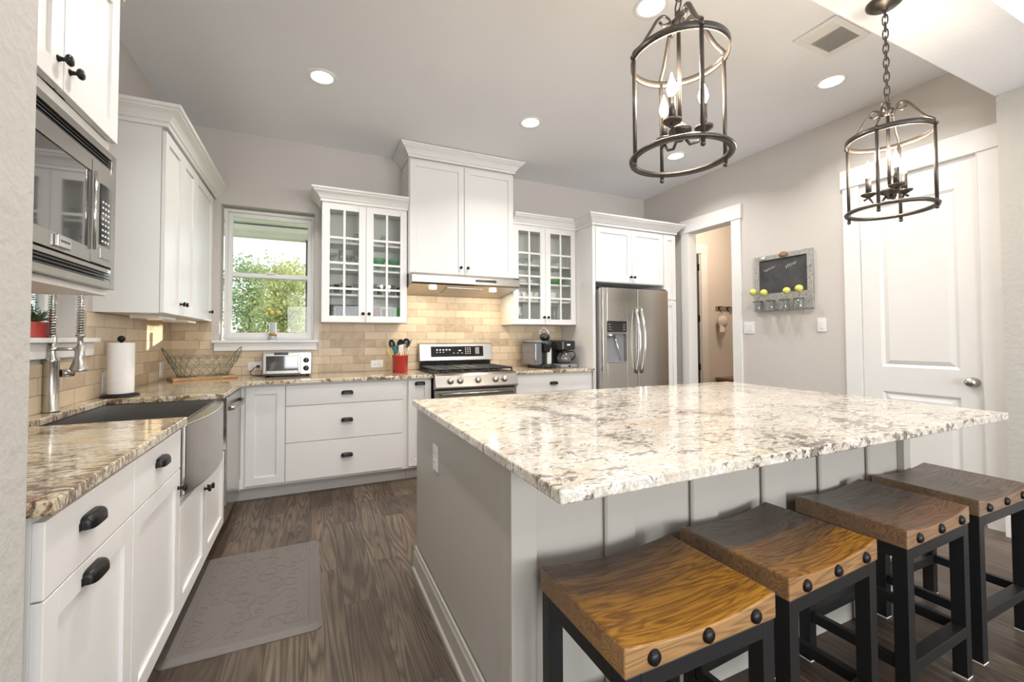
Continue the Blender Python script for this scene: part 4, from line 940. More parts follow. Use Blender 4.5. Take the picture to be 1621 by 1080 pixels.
# recessed lights
CANS = [((1.123, -1.144), 'recessed ceiling light nearest the microwave cabinet crown', 1), ((2.742, -1.175), 'recessed ceiling light above the tall hood cabinet', 1), ((2.758, -2.537), 'recessed ceiling light at the very top behind the nearer lantern', 1),
        ((4.431, -2.527), 'recessed ceiling light beside the air vent', 1), ((4.384, -1.175), 'recessed ceiling light seen through the nearer lantern\'s lower ring', 1),
        ((1.123, -2.537), 'recessed ceiling light out of view above the sink aisle', 0)]
for (x, y), lab, vis in CANS:
    t = thing('recessed_light', lab, 'ceiling light', (x, y, CZ), 'recessed ceiling lights')
    MB().lathe([(0.070, -0.001), (0.070, -0.004), (0.093, -0.006), (0.096, -0.001)], (x, y, CZ), n=36).build('trim_ring', M['pebble'], t)
    MB().cyl((x, y, CZ-0.0035), (x, y, CZ-0.001), 0.0705, n=36).build('lens', M['lens'], t)
    light('recessed_lamp', 'AREA', (x, y, CZ-0.012), 10.5, (1.0, 0.965, 0.92), direction=(0, 0, -1), parent=t, shape='DISK', size=0.13, spread=R(130))
for x, y in ((1.3, -4.9), (3.8, -4.9), (1.3, -6.8), (3.8, -6.8)):
    light('living_room_lamp', 'AREA', (x, y, CZ-0.012), 8.0, (1.0, 0.965, 0.92), direction=(0, 0, -1), shape='DISK', size=0.13)
light('hall_lamp', 'POINT', (6.0, -0.8, 2.7), 38.0, (1.0, 0.80, 0.60), shadow_soft_size=0.08)

# air vent
t = thing('ceiling_vent', 'white square ceiling air register with louvres beside the beam', 'vent', (3.93, -2.79, CZ))
x0, x1, y0, y1 = 3.752, 4.106, -2.908, -2.674; k = MB(); z0, z1 = CZ-0.008, CZ-0.001; b = 0.034
k.box(x0, x1, y0, y0+b, z0, z1); k.box(x0, x1, y1-b, y1, z0, z1); k.box(x0, x0+b, y0+b, y1-b, z0, z1); k.box(x1-b, x1, y0+b, y1-b, z0, z1); k.build('frame', M['trim'], t, 0.002)
MB().box(x0+b, x1-b, y0+b, y1-b, z1-0.0005, z1).build('duct_opening', M['ventback'], t)
nsl = 16
k = MB()
for i in range(nsl):
    xx = x0+b+(x1-x0-2*b)*(i+0.5)/nsl; s_ = -1 if i < 5 else 1
    za, zb_ = (z0-0.001, z1-0.001) if s_ > 0 else (z1-0.001, z0-0.001)
    k.prism([(xx-0.0088, za), (xx-0.0066, za), (xx+(0.0088 if s_ > 0 else 0.004), zb_), (xx+(0.0066 if s_ > 0 else 0.002), zb_)], 1, y0+b, y1-b)
k.build('louvres', M['trim'], t)

# ------------------------------------------------------------------ wall plates
def outlet(T, u, z, label, horiz=False, w=0.072, h=0.116, n=0.0):
    t = thing('wall_outlet', label, 'outlet', T(u, n, z), 'wall outlets')
    a, b = (h/2, w/2) if horiz else (w/2, h/2)
    MB(T).box(u-a, u+a, n, n+0.006, z-b, z+b).build('plate', M['whiteplastic'], t, 0.002)
    for s_ in (-1, 1):
        du, dz = (s_*0.021, 0) if horiz else (0, s_*0.021)
        k = MB(T); k.box(u+du-0.014, u+du+0.014, n+0.006, n+0.0085, z+dz-0.014, z+dz+0.014); so = k.build('socket', M['whiteplastic'], t, 0.002)
        k = MB(T)
        for e in (-1, 1):
            if horiz: k.box(u+du-0.005, u+du+0.005, n+0.0085, n+0.009, z+e*0.005-0.001, z+e*0.005+0.001)
            else: k.box(u+du+e*0.005-0.001, u+du+e*0.005+0.001, n+0.0085, n+0.009, z+dz-0.004, z+dz+0.005)
        k.build('slots', M['blackplastic'], so)
    return t
TBt, TLt = TB(-0.010), TL(0.010)
outlet(TBt, 1.655, 0.978, 'white outlet on tile just left of the red crock', True)
outlet(TBt, 0.618, 0.985, 'white outlet on tile with the toaster oven plugged in', True)
outlet(TLt, -0.25, 0.992, 'white outlet on tile left of the wire basket')
outlet(TLt, -1.215, 0.985, 'white outlet on tile behind the paper towel roll')
T = lambda u, n, z: (IX0-n, u, z)
outlet(T, -2.41, 0.69, 'white outlet on the end panel of the island')
def switch(u, z, w, label, gang):
    T = TR(RW); t = thing('light_switch', label, 'switch', T(u, 0, z), 'light switches')
    MB(T).box(u-w/2, u+w/2, 0, 0.006, z-0.058, z+0.058).build('plate', M['whiteplastic'], t, 0.002)
    for i in range(gang): c = u+(i-(gang-1)/2)*0.046; MB(T).box(c-0.016, c+0.016, 0.006, 0.0095, z-0.033, z+0.033).build('rocker', M['whiteplastic'], t, 0.002)
switch(-1.436, 1.322, 0.11, 'white double switch plate beside the hall casing', 2); switch(-2.089, 1.33, 0.07, 'white single switch plate beside the pantry casing', 1)

# ------------------------------------------------------------------ chalkboard with bud vases
T = TR(RW); t = thing('chalkboard_organizer', 'galvanised tin framed chalkboard hung on the right wall', 'chalkboard', (RW, -1.78, 1.74))
Y0, Y1, Z0, Z1 = -2.036, -1.512, 1.478, 2.005
k = MB(T); k.box(Y0, Y0+0.045, 0.001, 0.022, 1.64, Z1); k.box(Y1-0.045, Y1, 0.001, 0.022, 1.64, Z1); k.box(Y0+0.045, Y1-0.045, 0.001, 0.022, Z1-0.045, Z1); k.box(Y0, Y1, 0.001, 0.022, Z0, 1.64); k.build('tin_frame', M['galv'], t, 0.002)
cb = MB(T).box(Y0+0.045, Y1-0.045, 0.001, 0.012, 1.64, Z1-0.045).build('board', M['chalk'], t)
k = MB(T); random.seed(5)
for (u, z, l_) in ((-1.60, 1.86, 0.11), (-1.80, 1.87, 0.10)):
    pts = [(u-l_*i/26, 0.0125, z+0.0012*i+0.020*sin(i*1.3)*(0.4+0.6*random.random())) for i in range(27)]; k.tube(pts, 0.0011, 4)
k.build('chalk_scribble', M['cream'], cb)
k = MB(T); k.lathe([(0.0, 0.022), (0.030, 0.022), (0.030, 0.027), (0.0, 0.028)], (0, 0, 0), (0, 1, 0), 24)
k = MB(lambda u, n, z: T(-1.795+u*1.5, n, 1.988+z)); k.lathe([(0.0, 0.022), (0.026, 0.022), (0.026, 0.028), (0.0, 0.029)], (0, 0, 0), (0, 1, 0), 28); k.build('oval_plaque', M['bench'], t)
k = MB(T)
for i in range(6): k.box(-1.772-0.008*i, -1.768-0.008*i, 0.029, 0.0296, 1.982, 1.994)
k.build('plaque_lettering', M['tan'], t)
k = MB(T); k.cyl((-1.615, 0.022, 1.985), (-1.615, 0.034, 1.985), 0.012); k.cyl((-1.60, 0.022, 1.983), (-1.60, 0.032, 1.983), 0.010); k.build('magnet', M['whiteplastic'], t)
MB(T).cyl((-2.012, 0.022, 1.865), (-2.012, 0.032, 1.865), 0.014).build('magnet', M['frost'], t)
for i, u in enumerate((-1.570, -1.695, -1.820, -1.945)):
    k = MB(T); k.tube([(u+0.043*cos(2*pi*j/20), 0.066+0.043*sin(2*pi*j/20), 1.565) for j in range(20)], 0.0022, 6, closed=True); k.tube([(u, 0.022, 1.565), (u, 0.024, 1.565)], 0.004); k.build('wire_hoop', M['bronze'], t)
NB = ('leftmost', 'second from the left', 'third from the left', 'rightmost')
for i, (u, bu, bz) in enumerate(((-1.570, -1.535, 1.662), (-1.695, -1.640, 1.648), (-1.820, -1.850, 1.645), (-1.945, -1.955, 1.655))):
    v = MB(T).lathe([(0.0, 0.0), (0.032, 0.0), (0.036, 0.01), (0.036, 0.105), (0.033, 0.108), (0.033, 0.012), (0.0, 0.01)], (u, 0.066, 1.470), n=20).build('bud_vase', M['clear'])
    tag(v, 'small clear glass jar in the chalkboard rack, %s of four' % NB[i], 'jar', 'glass jars on the chalkboard')
    tf = thing('dried_flower', 'yellow ball flower in the chalkboard jars, %s of four' % NB[i], 'flower', T(u, 0.066, 1.483), 'yellow ball flowers')
    k = MB(T); k.tube([(u, 0.066, 1.484), (u+(bu-u)*.4, 0.07, 1.57), (bu, 0.075, bz-0.02)], 0.0018, 6); k.build('stem', M['stem'], tf)
    MB().ball(T(bu, 0.078, bz), 0.031, n=18, m_=12).build('bloom', M['yellow'], tf)

# ------------------------------------------------------------------ hall contents
T = TB(0.15); t = thing('hook_rack', 'grey wood hook rack on the hall wall', 'hook rack', (6.9, 0.15, 1.66))
MB(T).box(6.55, 7.40, 0.0, 0.018, 1.633, 1.690).build('backboard', M['rack'], t, 0.002)
for x in (6.60, 6.78, 6.96, 7.14, 7.32):
    k = MB(T); k.box(x-0.014, x+0.014, 0.018, 0.023, 1.635, 1.685); k.tube([(x, 0.02, 1.65), (x, 0.05, 1.62), (x+0.005, 0.06, 1.585), (x+0.005, 0.075, 1.575), (x+0.005, 0.085, 1.595)], 0.005, 8)
    k.tube([(x, 0.02, 1.67), (x, 0.055, 1.675), (x, 0.07, 1.69)], 0.005, 8); k.build('hook', M['bronze'], t)
t = thing('baseball_cap', 'beige baseball cap hanging from the first hall hook', 'cap', (6.64, 0.08, 1.45))
k = MB(); k.ball((6.60, 0.075, 1.455), 0.085, 0.06, 0.095, 20, 12); k.build('crown', M['cap'], t)
k = MB(); k.grid(lambda a, b: (6.515+0.02*b+0.10*a-0.03*(b**2), 0.055-0.05*sin(pi*a)*b, 1.425-0.13*b+0.02*a), 12, 8)
kb_ = k.build('brim', M['cap'], t); md = kb_.modifiers.new('s', 'SOLIDIFY'); md.thickness = 0.004
k = MB(); k.tube([(6.61, 0.06, 1.54), (6.605, 0.07, 1.575), (6.605, 0.08, 1.59), (6.60, 0.09, 1.578)], 0.004, 6); k.build('strap', M['cap'], t)
t = thing('hall_bench', 'brown wooden hall bench below the hooks', 'bench', (7.0, -0.02, 0))
MB().box(6.50, 7.7, -0.12, 0.13, 0.60, 0.64).build('seat', M['bench'], t, 0.003)
for x in (6.53, 7.63): MB().box(x, x+0.04, -0.10, 0.12, 0.0, 0.60).build('leg', M['bench'], t, 0.002)
MB().box(6.57, 7.63, -0.09, -0.07, 0.53, 0.60).build('apron', M['bench'], t, 0.002)

# ------------------------------------------------------------------ items on the counters
Z = CT1
# paper towel
t = thing('paper_towel_holder', 'bronze paper towel stand beside the sink', 'paper towel holder', (0.10, -1.27, Z))
hx, hy = 0.10, -1.27
MB().lathe([(0.0, 0.0), (0.084, 0.0), (0.086, 0.005), (0.080, 0.012), (0.03, 0.016), (0.0, 0.016)], (hx, hy, Z), n=32).build('base', M['bronze'], t)
MB().cyl((hx, hy, Z+0.014), (hx, hy, Z+0.305), 0.006).build('post', M['bronze'], t); MB().ball((hx, hy, Z+0.318), 0.018).build('finial', M['bronze'], t)
k = MB().lathe([(0.02, 0.0), (0.058, 0.0), (0.059, 0.004), (0.059, 0.276), (0.058, 0.28), (0.02, 0.28), (0.02, 0.0)], (hx, hy, Z+0.0165), n=36)
tag(k.build('paper_towel_roll', M['paper']), 'white paper towel roll on the bronze stand', 'paper towel')
# board and basket
k = MB(); a = -0.59; cx, cy = 0.235, -0.235; ca, sa = cos(a), sin(a)
T = lambda u, v, z: (cx+u*ca-v*sa, cy+u*sa+v*ca, z)
# board runs from the left wall across the corner towards the window
a = R(24); ca, sa = cos(a), sin(a); cx, cy = 0.285, -0.255
T = lambda u, v, z: (cx+u*ca-v*sa, cy+u*sa+v*ca, z)
k = MB(T).box(-0.215, 0.215, -0.105, 0.105, Z, Z+0.022)
tag(k.build('cutting_board', M['board'], None, 0.004, 2), 'brown wooden board under the wire basket in the corner', 'cutting board')
t = thing('wire_basket', 'open green grey wire bread basket on the wooden board', 'basket', (cx, cy, Z+0.022))
zb = Z+0.0245
def oval(rx, ry, z, n=48, p=0.65):
    e = lambda x: math.copysign(abs(x)**p, x)
    return [(rx*e(cos(2*pi*i/n)), ry*e(sin(2*pi*i/n)), z) for i in range(n)]
lo, mi, hi = oval(0.165, 0.085, zb), oval(0.205, 0.105, zb+0.085), oval(0.235, 0.125, zb+0.152)
k = MB(T); k.tube(lo, 0.0025, 6, True); k.tube(mi, 0.002, 6, True); k.build('hoops', M['wire'], t)
k = MB(T); n = 48
def at(i, f_):
    i = i % n
    if f_ < 0.55: q = f_/0.55; A, B = lo, mi
    else: q = (f_-0.55)/0.45; A, B = mi, hi
    i0 = int(i); w = i-i0; i1 = (i0+1) % n
    pa = Vector(A[i0]).lerp(Vector(A[i1]), w); pb = Vector(B[i0]).lerp(Vector(B[i1]), w); return pa.lerp(pb, q)
for i in range(0, n, 2):
    for s_ in (1, -1): k.tube([at(i+s_*3.4*f_, f_) for f_ in (0, .2, .4, .6, .8, .92)]+[at(i+s_*3.4, 1.0)], 0.0016, 4)
for i in range(0, n, 2): k.tube([at(i+2.4*cos(pi*j/6)*0.5, 0.94+0.13*sin(pi*j/6)) for j in range(7)], 0.0016, 4)
k.build('mesh_wires', M['wire'], t)
k = MB(T)
for i in range(-7, 8): k.tube([(i*0.021, -0.08, zb), (i*0.021, 0.08, zb)], 0.0013, 4)
for i in range(-3, 4): k.tube([(-0.16, i*0.022, zb+0.002), (0.16, i*0.022, zb+0.002)], 0.0013, 4)
k.build('bottom_wires', M['wire'], t)
for s_ in (-1, 1):
    k = MB(T); k.tube([(s_*(0.20+0.065*sin(pi*i/14)), -0.10+0.20*i/14, zb+0.10+0.125*sin(pi*i/14)) for i in range(15)], 0.0034, 8); k.build('handle', M['wiredark'], t)
# toaster oven
t = thing('toaster_oven', 'silver toaster oven below the back window', 'toaster oven', (0.88, -0.24, Z))
x0, x1, y0, y1, z0, z1 = 0.700, 1.072, -0.365, -0.10, Z+0.018, Z+0.207
MB().box(x0, x1, y0+0.016, y1, z0, z1).build('body', M['steelx'], t, 0.008, 3)
for x in (x0+0.03, x1-0.03):
    for y in (y0+0.03, y1-0.03): MB().cyl((x, y, Z), (x, y, z0+0.001), 0.010).build('foot', M['blackplastic'], t)
T = TB(y0+0.016); xd = x1-0.088
d = MB(T); d.box(x0+0.012, x0+0.03, 0, 0.014, z0+0.012, z1-0.012); d.box(xd-0.018, xd, 0, 0.014, z0+0.012, z1-0.012); d.box(x0+0.03, xd-0.018, 0, 0.014, z1-0.034, z1-0.012); d.box(x0+0.03, xd-0.018, 0, 0.014, z0+0.012, z0+0.036)
d = d.build('door', M['steelx'], t, 0.002)
MB(T).box(x0+0.03, xd-0.018, 0.002, 0.006, z0+0.036, z1-0.034).build('glass', M['mwglass'], d)
MB(T).box(x0+0.09, xd-0.09, 0.014, 0.034, z1-0.024, z1-0.004).build('handle', M['blackplastic'], d, 0.005, 3)
MB(T).box(x0+0.004, xd, 0, 0.012, z0-0.002, z0+0.011).build('crumb_tray', M['blackplastic'], t)
MB(T).box(xd+0.004, x1-0.006, 0, 0.006, z0+0.004, z1-0.006).build('control_panel', M['chrome'], t, 0.002)
for z in (z0+0.052, z0+0.118): MB(T).lathe([(0.0, 0.006), (0.024, 0.006), (0.022, 0.02), (0.0, 0.022)], ((xd+x1)/2, 0, z), (0, 1, 0), 20).box((xd+x1)/2-0.003, (xd+x1)/2+0.003, 0.02, 0.03, z-0.02, z+0.02).build('dial', M['blackplastic'], t)
k = MB(); k.box(0.630, 0.656, -0.045, -0.0185, 0.975, 0.995); k.tube([(0.643, -0.04, 0.985), (0.62, -0.08, 0.975), (0.592, -0.11, 0.945), (0.60, -0.13, 0.917), (0.64, -0.14, 0.9125), (0.72, -0.13, 0.9125), (0.78, -0.105, 0.93), (0.80, -0.098, 0.96)], 0.0035, 8); k.build('power_cord', M['blackplastic'], t)
# crock and utensils
cx, cy = 1.824, -0.30
k = MB().lathe([(0.0, 0.0), (0.066, 0.0), (0.070, 0.006), (0.072, 0.15), (0.075, 0.152), (0.075, 0.163), (0.069, 0.165), (0.067, 0.15), (0.064, 0.012), (0.0, 0.01)], (cx, cy, Z), n=36)
tag(k.build('utensil_crock', M['red']), 'red ceramic utensil crock beside the range', 'crock')
def utensil(name, label, x, y, top, head, mats, blade):
    t = thing(name, label, 'utensil', (cx+x*0.3, cy+y*0.3, Z+0.02), 'kitchen utensils in the red crock')
    p0 = Vector((cx+x*0.35, cy+y*0.35, Z+0.03)); p1 = Vector((cx+top[0], cy+top[1], Z+top[2])); d = (p1-p0).normalized()
    MB().tube([p0, p1], 0.006, 8).build('handle', mats[0], t)
    head(p1, d, mats[1], t)
def spoonhead(w, l):
    def f_(p, d, m_, t):
        c = p+d*l*0.45; k = MB()
        sx = Vector((1, 0, 0)); sx = (sx-d*sx.dot(d)).normalized(); nn = d.cross(sx)
        k.grid(lambda a, b: tuple(c+sx*w*cos(2*pi*a)*sin(pi*b/2*1.0)+d*l*0.55*sin(2*pi*a)*sin(pi*b/2)+nn*0.016*cos(pi*b/2)), 20, 6)
        o = k.build('head', m_, t); md = o.modifiers.new('s', 'SOLIDIFY'); md.thickness = 0.004
    return f_
def bladehead(w, l):
    def f_(p, d, m_, t):
        sx = Vector((1, 0, 0)); sx = (sx-d*sx.dot(d)).normalized(); nn = d.cross(sx)*0.003; k = MB()
        V = [p-sx*w*.5, p+sx*w*.5, p+sx*w+d*l*.5, p+sx*w+d*l, p-sx*w+d*l*0.85, p-sx*w+d*l*.4]
        k.add([tuple(q+nn) for q in V]+[tuple(q-nn) for q in V], [(0, 1, 2, 3, 4, 5), (11, 10, 9, 8, 7, 6)]+[(i, (i+1) % 6, 6+(i+1) % 6, 6+i) for i in range(6)]); k.build('head', m_, t, 0.002)
    return f_
utensil('ladle', 'black ladle at the left rear of the red crock', -0.03, 0.035, (-0.058, 0.036, 0.225), spoonhead(0.030, 0.085), (M['blackplastic'], M['blackplastic']), None)
utensil('slotted_spoon', 'black spoon in the middle of the red crock', 0.0, 0.04, (0.002, -0.002, 0.220), spoonhead(0.034, 0.09), (M['bench'], M['blackplastic']), None)
utensil('serving_spoon', 'large black spoon at the right of the red crock', 0.035, 0.03, (0.056, 0.038, 0.235), spoonhead(0.036, 0.085), (M['blackplastic'], M['blackplastic']), None)
utensil('turner', 'teal silicone turner leaning left in the red crock', -0.04, -0.015, (-0.036, -0.022, 0.172), bladehead(0.024, 0.085), (M['lime'], M['teal']), None)
utensil('spatula', 'white silicone spatula in front of the red crock bundle', -0.005, -0.03, (-0.002, -0.052, 0.182), bladehead(0.022, 0.085), (M['whiteplastic'], M['cream']), None)
utensil('wooden_spoon', 'tan wooden spoon standing in the red crock', 0.025, -0.01, (0.036, -0.01, 0.205), spoonhead(0.014, 0.06), (M['tan'], M['tan']), None)
utensil('tongs', 'slim steel utensil at the far right of the red crock', 0.05, 0.0, (0.083, 0.0, 0.24), bladehead(0.007, 0.07), (M['nickel'], M['blackplastic']), None)
utensil('stirring_stick', 'thin grey handle poking far left out of the red crock', -0.055, -0.01, (-0.115, 0.012, 0.215), bladehead(0.006, 0.085), (M['lime'], M['rack']), None)
# single serve brewer
t = thing('pod_coffee_maker', 'silver and black single serve brewer with raised handle right of the range', 'coffee maker', (3.300, -0.36, Z))
MB().box(3.245, 3.415, -0.46, -0.14, Z, Z+0.035).build('base', M['blackplastic'], t, 0.008, 3)
MB().box(3.242, 3.420, -0.30, -0.13, Z+0.035, Z+0.285).build('body', M['greyplastic'], t, 0.015, 3)
MB().box(3.275, 3.385, -0.33, -0.30, Z+0.035, Z+0.20).build('column', M['blackplastic'], t, 0.006)
MB().box(3.370, 3.422, -0.36, -0.16, Z+0.035, Z+0.255).build('side_panel', M['cream'], t, 0.008, 3)
MB().box(3.170, 3.255, -0.45, -0.15, Z+0.035, Z+0.268).build('water_tank', M['smoke'], t, 0.014, 3)
MB().box(3.168, 3.257, -0.452, -0.148, Z+0.2685, Z+0.288).build('tank_lid', M['greyplastic'], t, 0.008, 3)
k = MB(); k.lathe([(0.0, 0.0), (0.034, 0.0), (0.044, 0.02), (0.062, 0.085), (0.064, 0.11), (0.0, 0.11)], (3.332, -0.40, Z+0.165), n=24); k.build('brew_head', M['blackplastic'], t)
k = MB(); k.ball((3.332, -0.375, Z+0.325), 0.058, 0.05, 0.042, 20, 10); k.build('lid', M['blackplastic'], t)
k = MB(); k.tube([(3.332+0.055*cos(pi*i/14), -0.365+0.015*sin(pi*i/14), Z+0.350+0.068*sin(pi*i/14)) for i in range(15)], 0.0065, 8); k.build('handle', M['chrome'], t)
MB().lathe([(0.0, 0.0), (0.062, 0.0), (0.062, 0.042), (0.056, 0.045), (0.0, 0.044)], (3.332, -0.43, Z+0.0005), n=24).build('drip_tray', M['blackplastic'], t)
# drip coffee maker
t = thing('drip_coffee_maker', 'black drip coffee maker with glass carafe beside the fridge panel', 'coffee maker', (3.575, -0.36, Z))
MB().box(3.470, 3.680, -0.47, -0.18, Z, Z+0.038).build('base', M['greyplastic'], t, 0.012, 3)
MB().box(3.470, 3.680, -0.27, -0.18, Z+0.038, Z+0.29).build('tower', M['blackplastic'], t, 0.012, 3)
k = MB(); k.prism([(3.465, -0.27), (3.465, -0.42), (3.505, -0.455), (3.645, -0.455), (3.685, -0.42), (3.685, -0.27)], 2, Z+0.188, Z+0.285); k.build('filter_housing', M['blackplastic'], t, 0.01, 3)
MB().box(3.555, 3.595, -0.458, -0.4555, Z+0.235, Z+0.252).build('badge', M['whiteplastic'], t)
MB().cyl((3.575, -0.4705, Z+0.018), (3.575, -0.476, Z+0.018), 0.011).build('switch', M['blackplastic'], t)
cf = MB().lathe([(0.0, 0.0), (0.05, 0.0), (0.075, 0.03), (0.078, 0.06), (0.066, 0.10), (0.055, 0.118), (0.053, 0.128)], (3.575, -0.365, Z+0.0395), n=28).build('carafe', M['carafe'], t)
MB().lathe([(0.054, 0.12), (0.058, 0.12), (0.058, 0.14), (0.0, 0.145)], (3.575, -0.365, Z+0.0395), n=28).build('carafe_lid', M['blackplastic'], cf)
MB().tube([(3.635, -0.385, Z+0.172), (3.680, -0.405, Z+0.168), (3.690, -0.41, Z+0.12), (3.655, -0.395, Z+0.075)], 0.008, 8).build('carafe_handle', M['blackplastic'], cf)

# vase on the back sill, plant on the side sill
v = MB().lathe([(0.0, 0.0), (0.028, 0.0), (0.029, 0.004), (0.029, 0.158), (0.0265, 0.158), (0.0265, 0.008), (0.0, 0.008)], (0.750, 0.015, 1.214), n=28)
t = thing('glass_vase', 'pale glass bud vase with brown band on the back window sill', 'vase', (0.750, 0.015, 1.214))
v.build('glass', M['frost'], t); MB().lathe([(0.0292, 0.038), (0.0302, 0.038), (0.0302, 0.065), (0.0292, 0.065)], (0.750, 0.015, 1.214), n=28).build('band', M['kraft'], t)
for (bx, bz, lab) in ((0.722, 1.488, 'yellow ball flower in the sill vase, highest and leftmost of three'), (0.744, 1.462, 'yellow ball flower in the sill vase, middle of three'), (0.796, 1.462, 'yellow ball flower in the sill vase, rightmost of three')):
    tf = thing('dried_flower', lab, 'flower', (0.75, 0.015, 1.23), 'yellow ball flowers')
    MB().tube([(0.748+(bx-0.75)*.2, 0.015, 1.223), (0.75+(bx-0.75)*.5, 0.012, 1.39), (bx, 0.008, bz-0.016)], 0.0014, 6).build('stem', M['stem'], tf)
    MB().ball((bx, 0.005 if bz > 1.47 else -0.004, bz), 0.0185, n=16).build('bloom', M['yellow'], tf)
t = thing('potted_plant', 'leafy plant in a square red pot on the sink window sill', 'plant', (-0.01, -1.78, 1.232))
px, py = -0.036, -1.83
MB().prism([(px-0.048, py-0.11), (px+0.05, py-0.11), (px+0.05, py+0.075), (px-0.048, py+0.075)], 2, 1.2325, 1.300).build('pot', M['redpot'], t, 0.004)
k = MB(); random.seed(11)
for i in range(420):
    a = random.random()*6.28; h = random.random(); c = Vector((px+0.055*cos(a)*(1-h*.5)*random.random()**.4, py-0.035+0.070*sin(a)*(1-h*.45)*random.random()**.4, 1.30+h*0.125))
    d = Vector((cos(a), sin(a), random.uniform(-.3, .8))).normalized(); e = d.cross(Vector((0, 0, 1))).normalized(); l = 0.020
    k.add([tuple(c), tuple(c+d*l*.5+e*l*.42), tuple(c+d*l), tuple(c+d*l*.5-e*l*.42)], [(0, 1, 2, 3)])
k.build('foliage', M['leaf'], t)
k = MB()
for i in range(14):
    a = 2*pi*i/14*1.6; el = 0.35+0.75*(i/14); c = Vector((px+0.005, py+0.05, 1.30)); d = Vector((cos(a)*cos(el), sin(a)*cos(el), sin(el))); e = d.cross(Vector((0, 0, 1))).normalized(); u_ = e.cross(d); l = 0.075
    k.add([tuple(c-e*.008), tuple(c+e*.008), tuple(c+d*l*.5+e*.010-u_*.004), tuple(c+d*l), tuple(c+d*l*.5-e*.010-u_*.004), tuple(c+d*l*.4+u_*.006)], [(0, 1, 5), (1, 2, 5), (2, 3, 5), (3, 4, 5), (4, 0, 5), (0, 4, 3, 2, 1)])
k.build('succulent', M['succ'], t)

# ------------------------------------------------------------------ glassware and dishes in the glass cabinets
def put(name, prof, mat, x, y, z, label, cat, group, n=20):
    o = MB().lathe(prof, (0, 0, 0), n=n).build(name, mat); o.location = (x, y, z); return tag(o, label, cat, group)
def tumbler(r, h): return [(0.0, 0.0), (r*0.85, 0.0), (r, h), (r-0.003, h), (r*0.85-0.003, 0.008), (0.0, 0.008)]
goblet = [(0.0, 0.0), (0.030, 0.0), (0.030, 0.003), (0.004, 0.006), (0.004, 0.07), (0.018, 0.085), (0.026, 0.12), (0.022, 0.185), (0.020, 0.185), (0.024, 0.12), (0.016, 0.088), (0.0, 0.08)]
martini = [(0.0, 0.0), (0.032, 0.0), (0.032, 0.003), (0.004, 0.006), (0.004, 0.075), (0.05, 0.14), (0.048, 0.14), (0.002, 0.08)]
coupe = [(0.0, 0.0), (0.036, 0.0), (0.034, 0.006), (0.010, 0.015), (0.014, 0.04), (0.045, 0.065), (0.062, 0.10), (0.066, 0.125), (0.062, 0.125), (0.042, 0.07), (0.0, 0.05)]
def fluted(o, amp):
    for v in o.data.vertices:
        a = math.atan2(v.co.y, v.co.x); s_ = 1+amp*cos(12*a); v.co.x *= s_; v.co.y *= s_
# bottom shelf of the left cabinet
for i, x in enumerate((1.232, 1.300, 1.366, 1.430)):
    o = put('cut_glass_tumbler', tumbler(0.031, 0.142), M['cutglass'], x, -0.20, 1.3885, ('textured clear tumbler on the bottom shelf, %s of the four behind one door' % ('first', 'second', 'third', 'fourth')[i]), 'glass', 'glasses in the left glass cabinet', 48); fluted(o, 0.10)
put('red_tumbler', tumbler(0.040, 0.125), M['redglass'], 1.618, -0.205, 1.3885, 'deep red tumbler on the bottom shelf behind a glass door', 'glass', 'glasses in the left glass cabinet')
put('clear_tumbler', tumbler(0.032, 0.115), M['cutglass'], 1.700, -0.215, 1.3885, 'clear textured tumbler beside the red tumbler', 'glass', 'glasses in the left glass cabinet')
put('clear_tumbler', tumbler(0.029, 0.120), M['clear'], 1.760, -0.17, 1.3885, 'plain clear tumbler left of the green tumbler', 'glass', 'glasses in the left glass cabinet')
put('green_tumbler', tumbler(0.037, 0.125), M['greenglass'], 1.822, -0.205, 1.3885, 'bright green tumbler at the right end of the bottom shelf', 'glass', 'glasses in the left glass cabinet')
for i, (x, y) in enumerate(((1.222, -0.19), (1.275, -0.15), (1.325, -0.2), (1.38, -0.16), (1.437, -0.20), (1.60, -0.19), (1.655, -0.16), (1.71, -0.2), (1.78, -0.17), (1.832, -0.2))):
    put('clear_drinking_glass', tumbler(0.024+0.003*(i % 2), 0.085+0.012*(i % 3)), M['cutglass'] if i in (1, 3, 6, 9) else M['clear'], x, y, 1.6255, 'clear glass on the left cabinet\'s second shelf, %s of ten from the left' % ('first', 'second', 'third', 'fourth', 'fifth', 'sixth', 'seventh', 'eighth', 'ninth', 'tenth')[i], 'glass', 'glasses in the left glass cabinet')
put('martini_glass', martini, M['clear'], 1.230, -0.18, 1.8525, 'clear martini glass at the left end of the third shelf', 'glass', 'stemware in the left glass cabinet')
put('champagne_flute', goblet, M['clear'], 1.310, -0.17, 1.8525, 'clear flute beside the left martini glass', 'glass', 'stemware in the left glass cabinet')
put('martini_glass', martini, M['clear'], 1.377, -0.128, 1.8525, 'clear martini glass between the two flutes', 'glass', 'stemware in the left glass cabinet')
put('champagne_flute', goblet, M['clear'], 1.440, -0.19, 1.8525, 'clear flute nearest the middle of the left glass cabinet', 'glass', 'stemware in the left glass cabinet')
put('dessert_coupe', coupe, M['jade'], 1.640, -0.18, 1.8525, 'pale green footed dessert glass, left one of the pair', 'glass', 'green dessert glasses')
put('dessert_coupe', coupe, M['jade'], 1.790, -0.18, 1.8525, 'pale green footed dessert glass, right one of the pair', 'glass', 'green dessert glasses')
jarp = [(0.0, 0.0), (0.036, 0.0), (0.038, 0.01), (0.038, 0.075), (0.026, 0.09), (0.026, 0.105), (0.023, 0.105), (0.023, 0.088), (0.034, 0.072), (0.034, 0.008), (0.0, 0.006)]
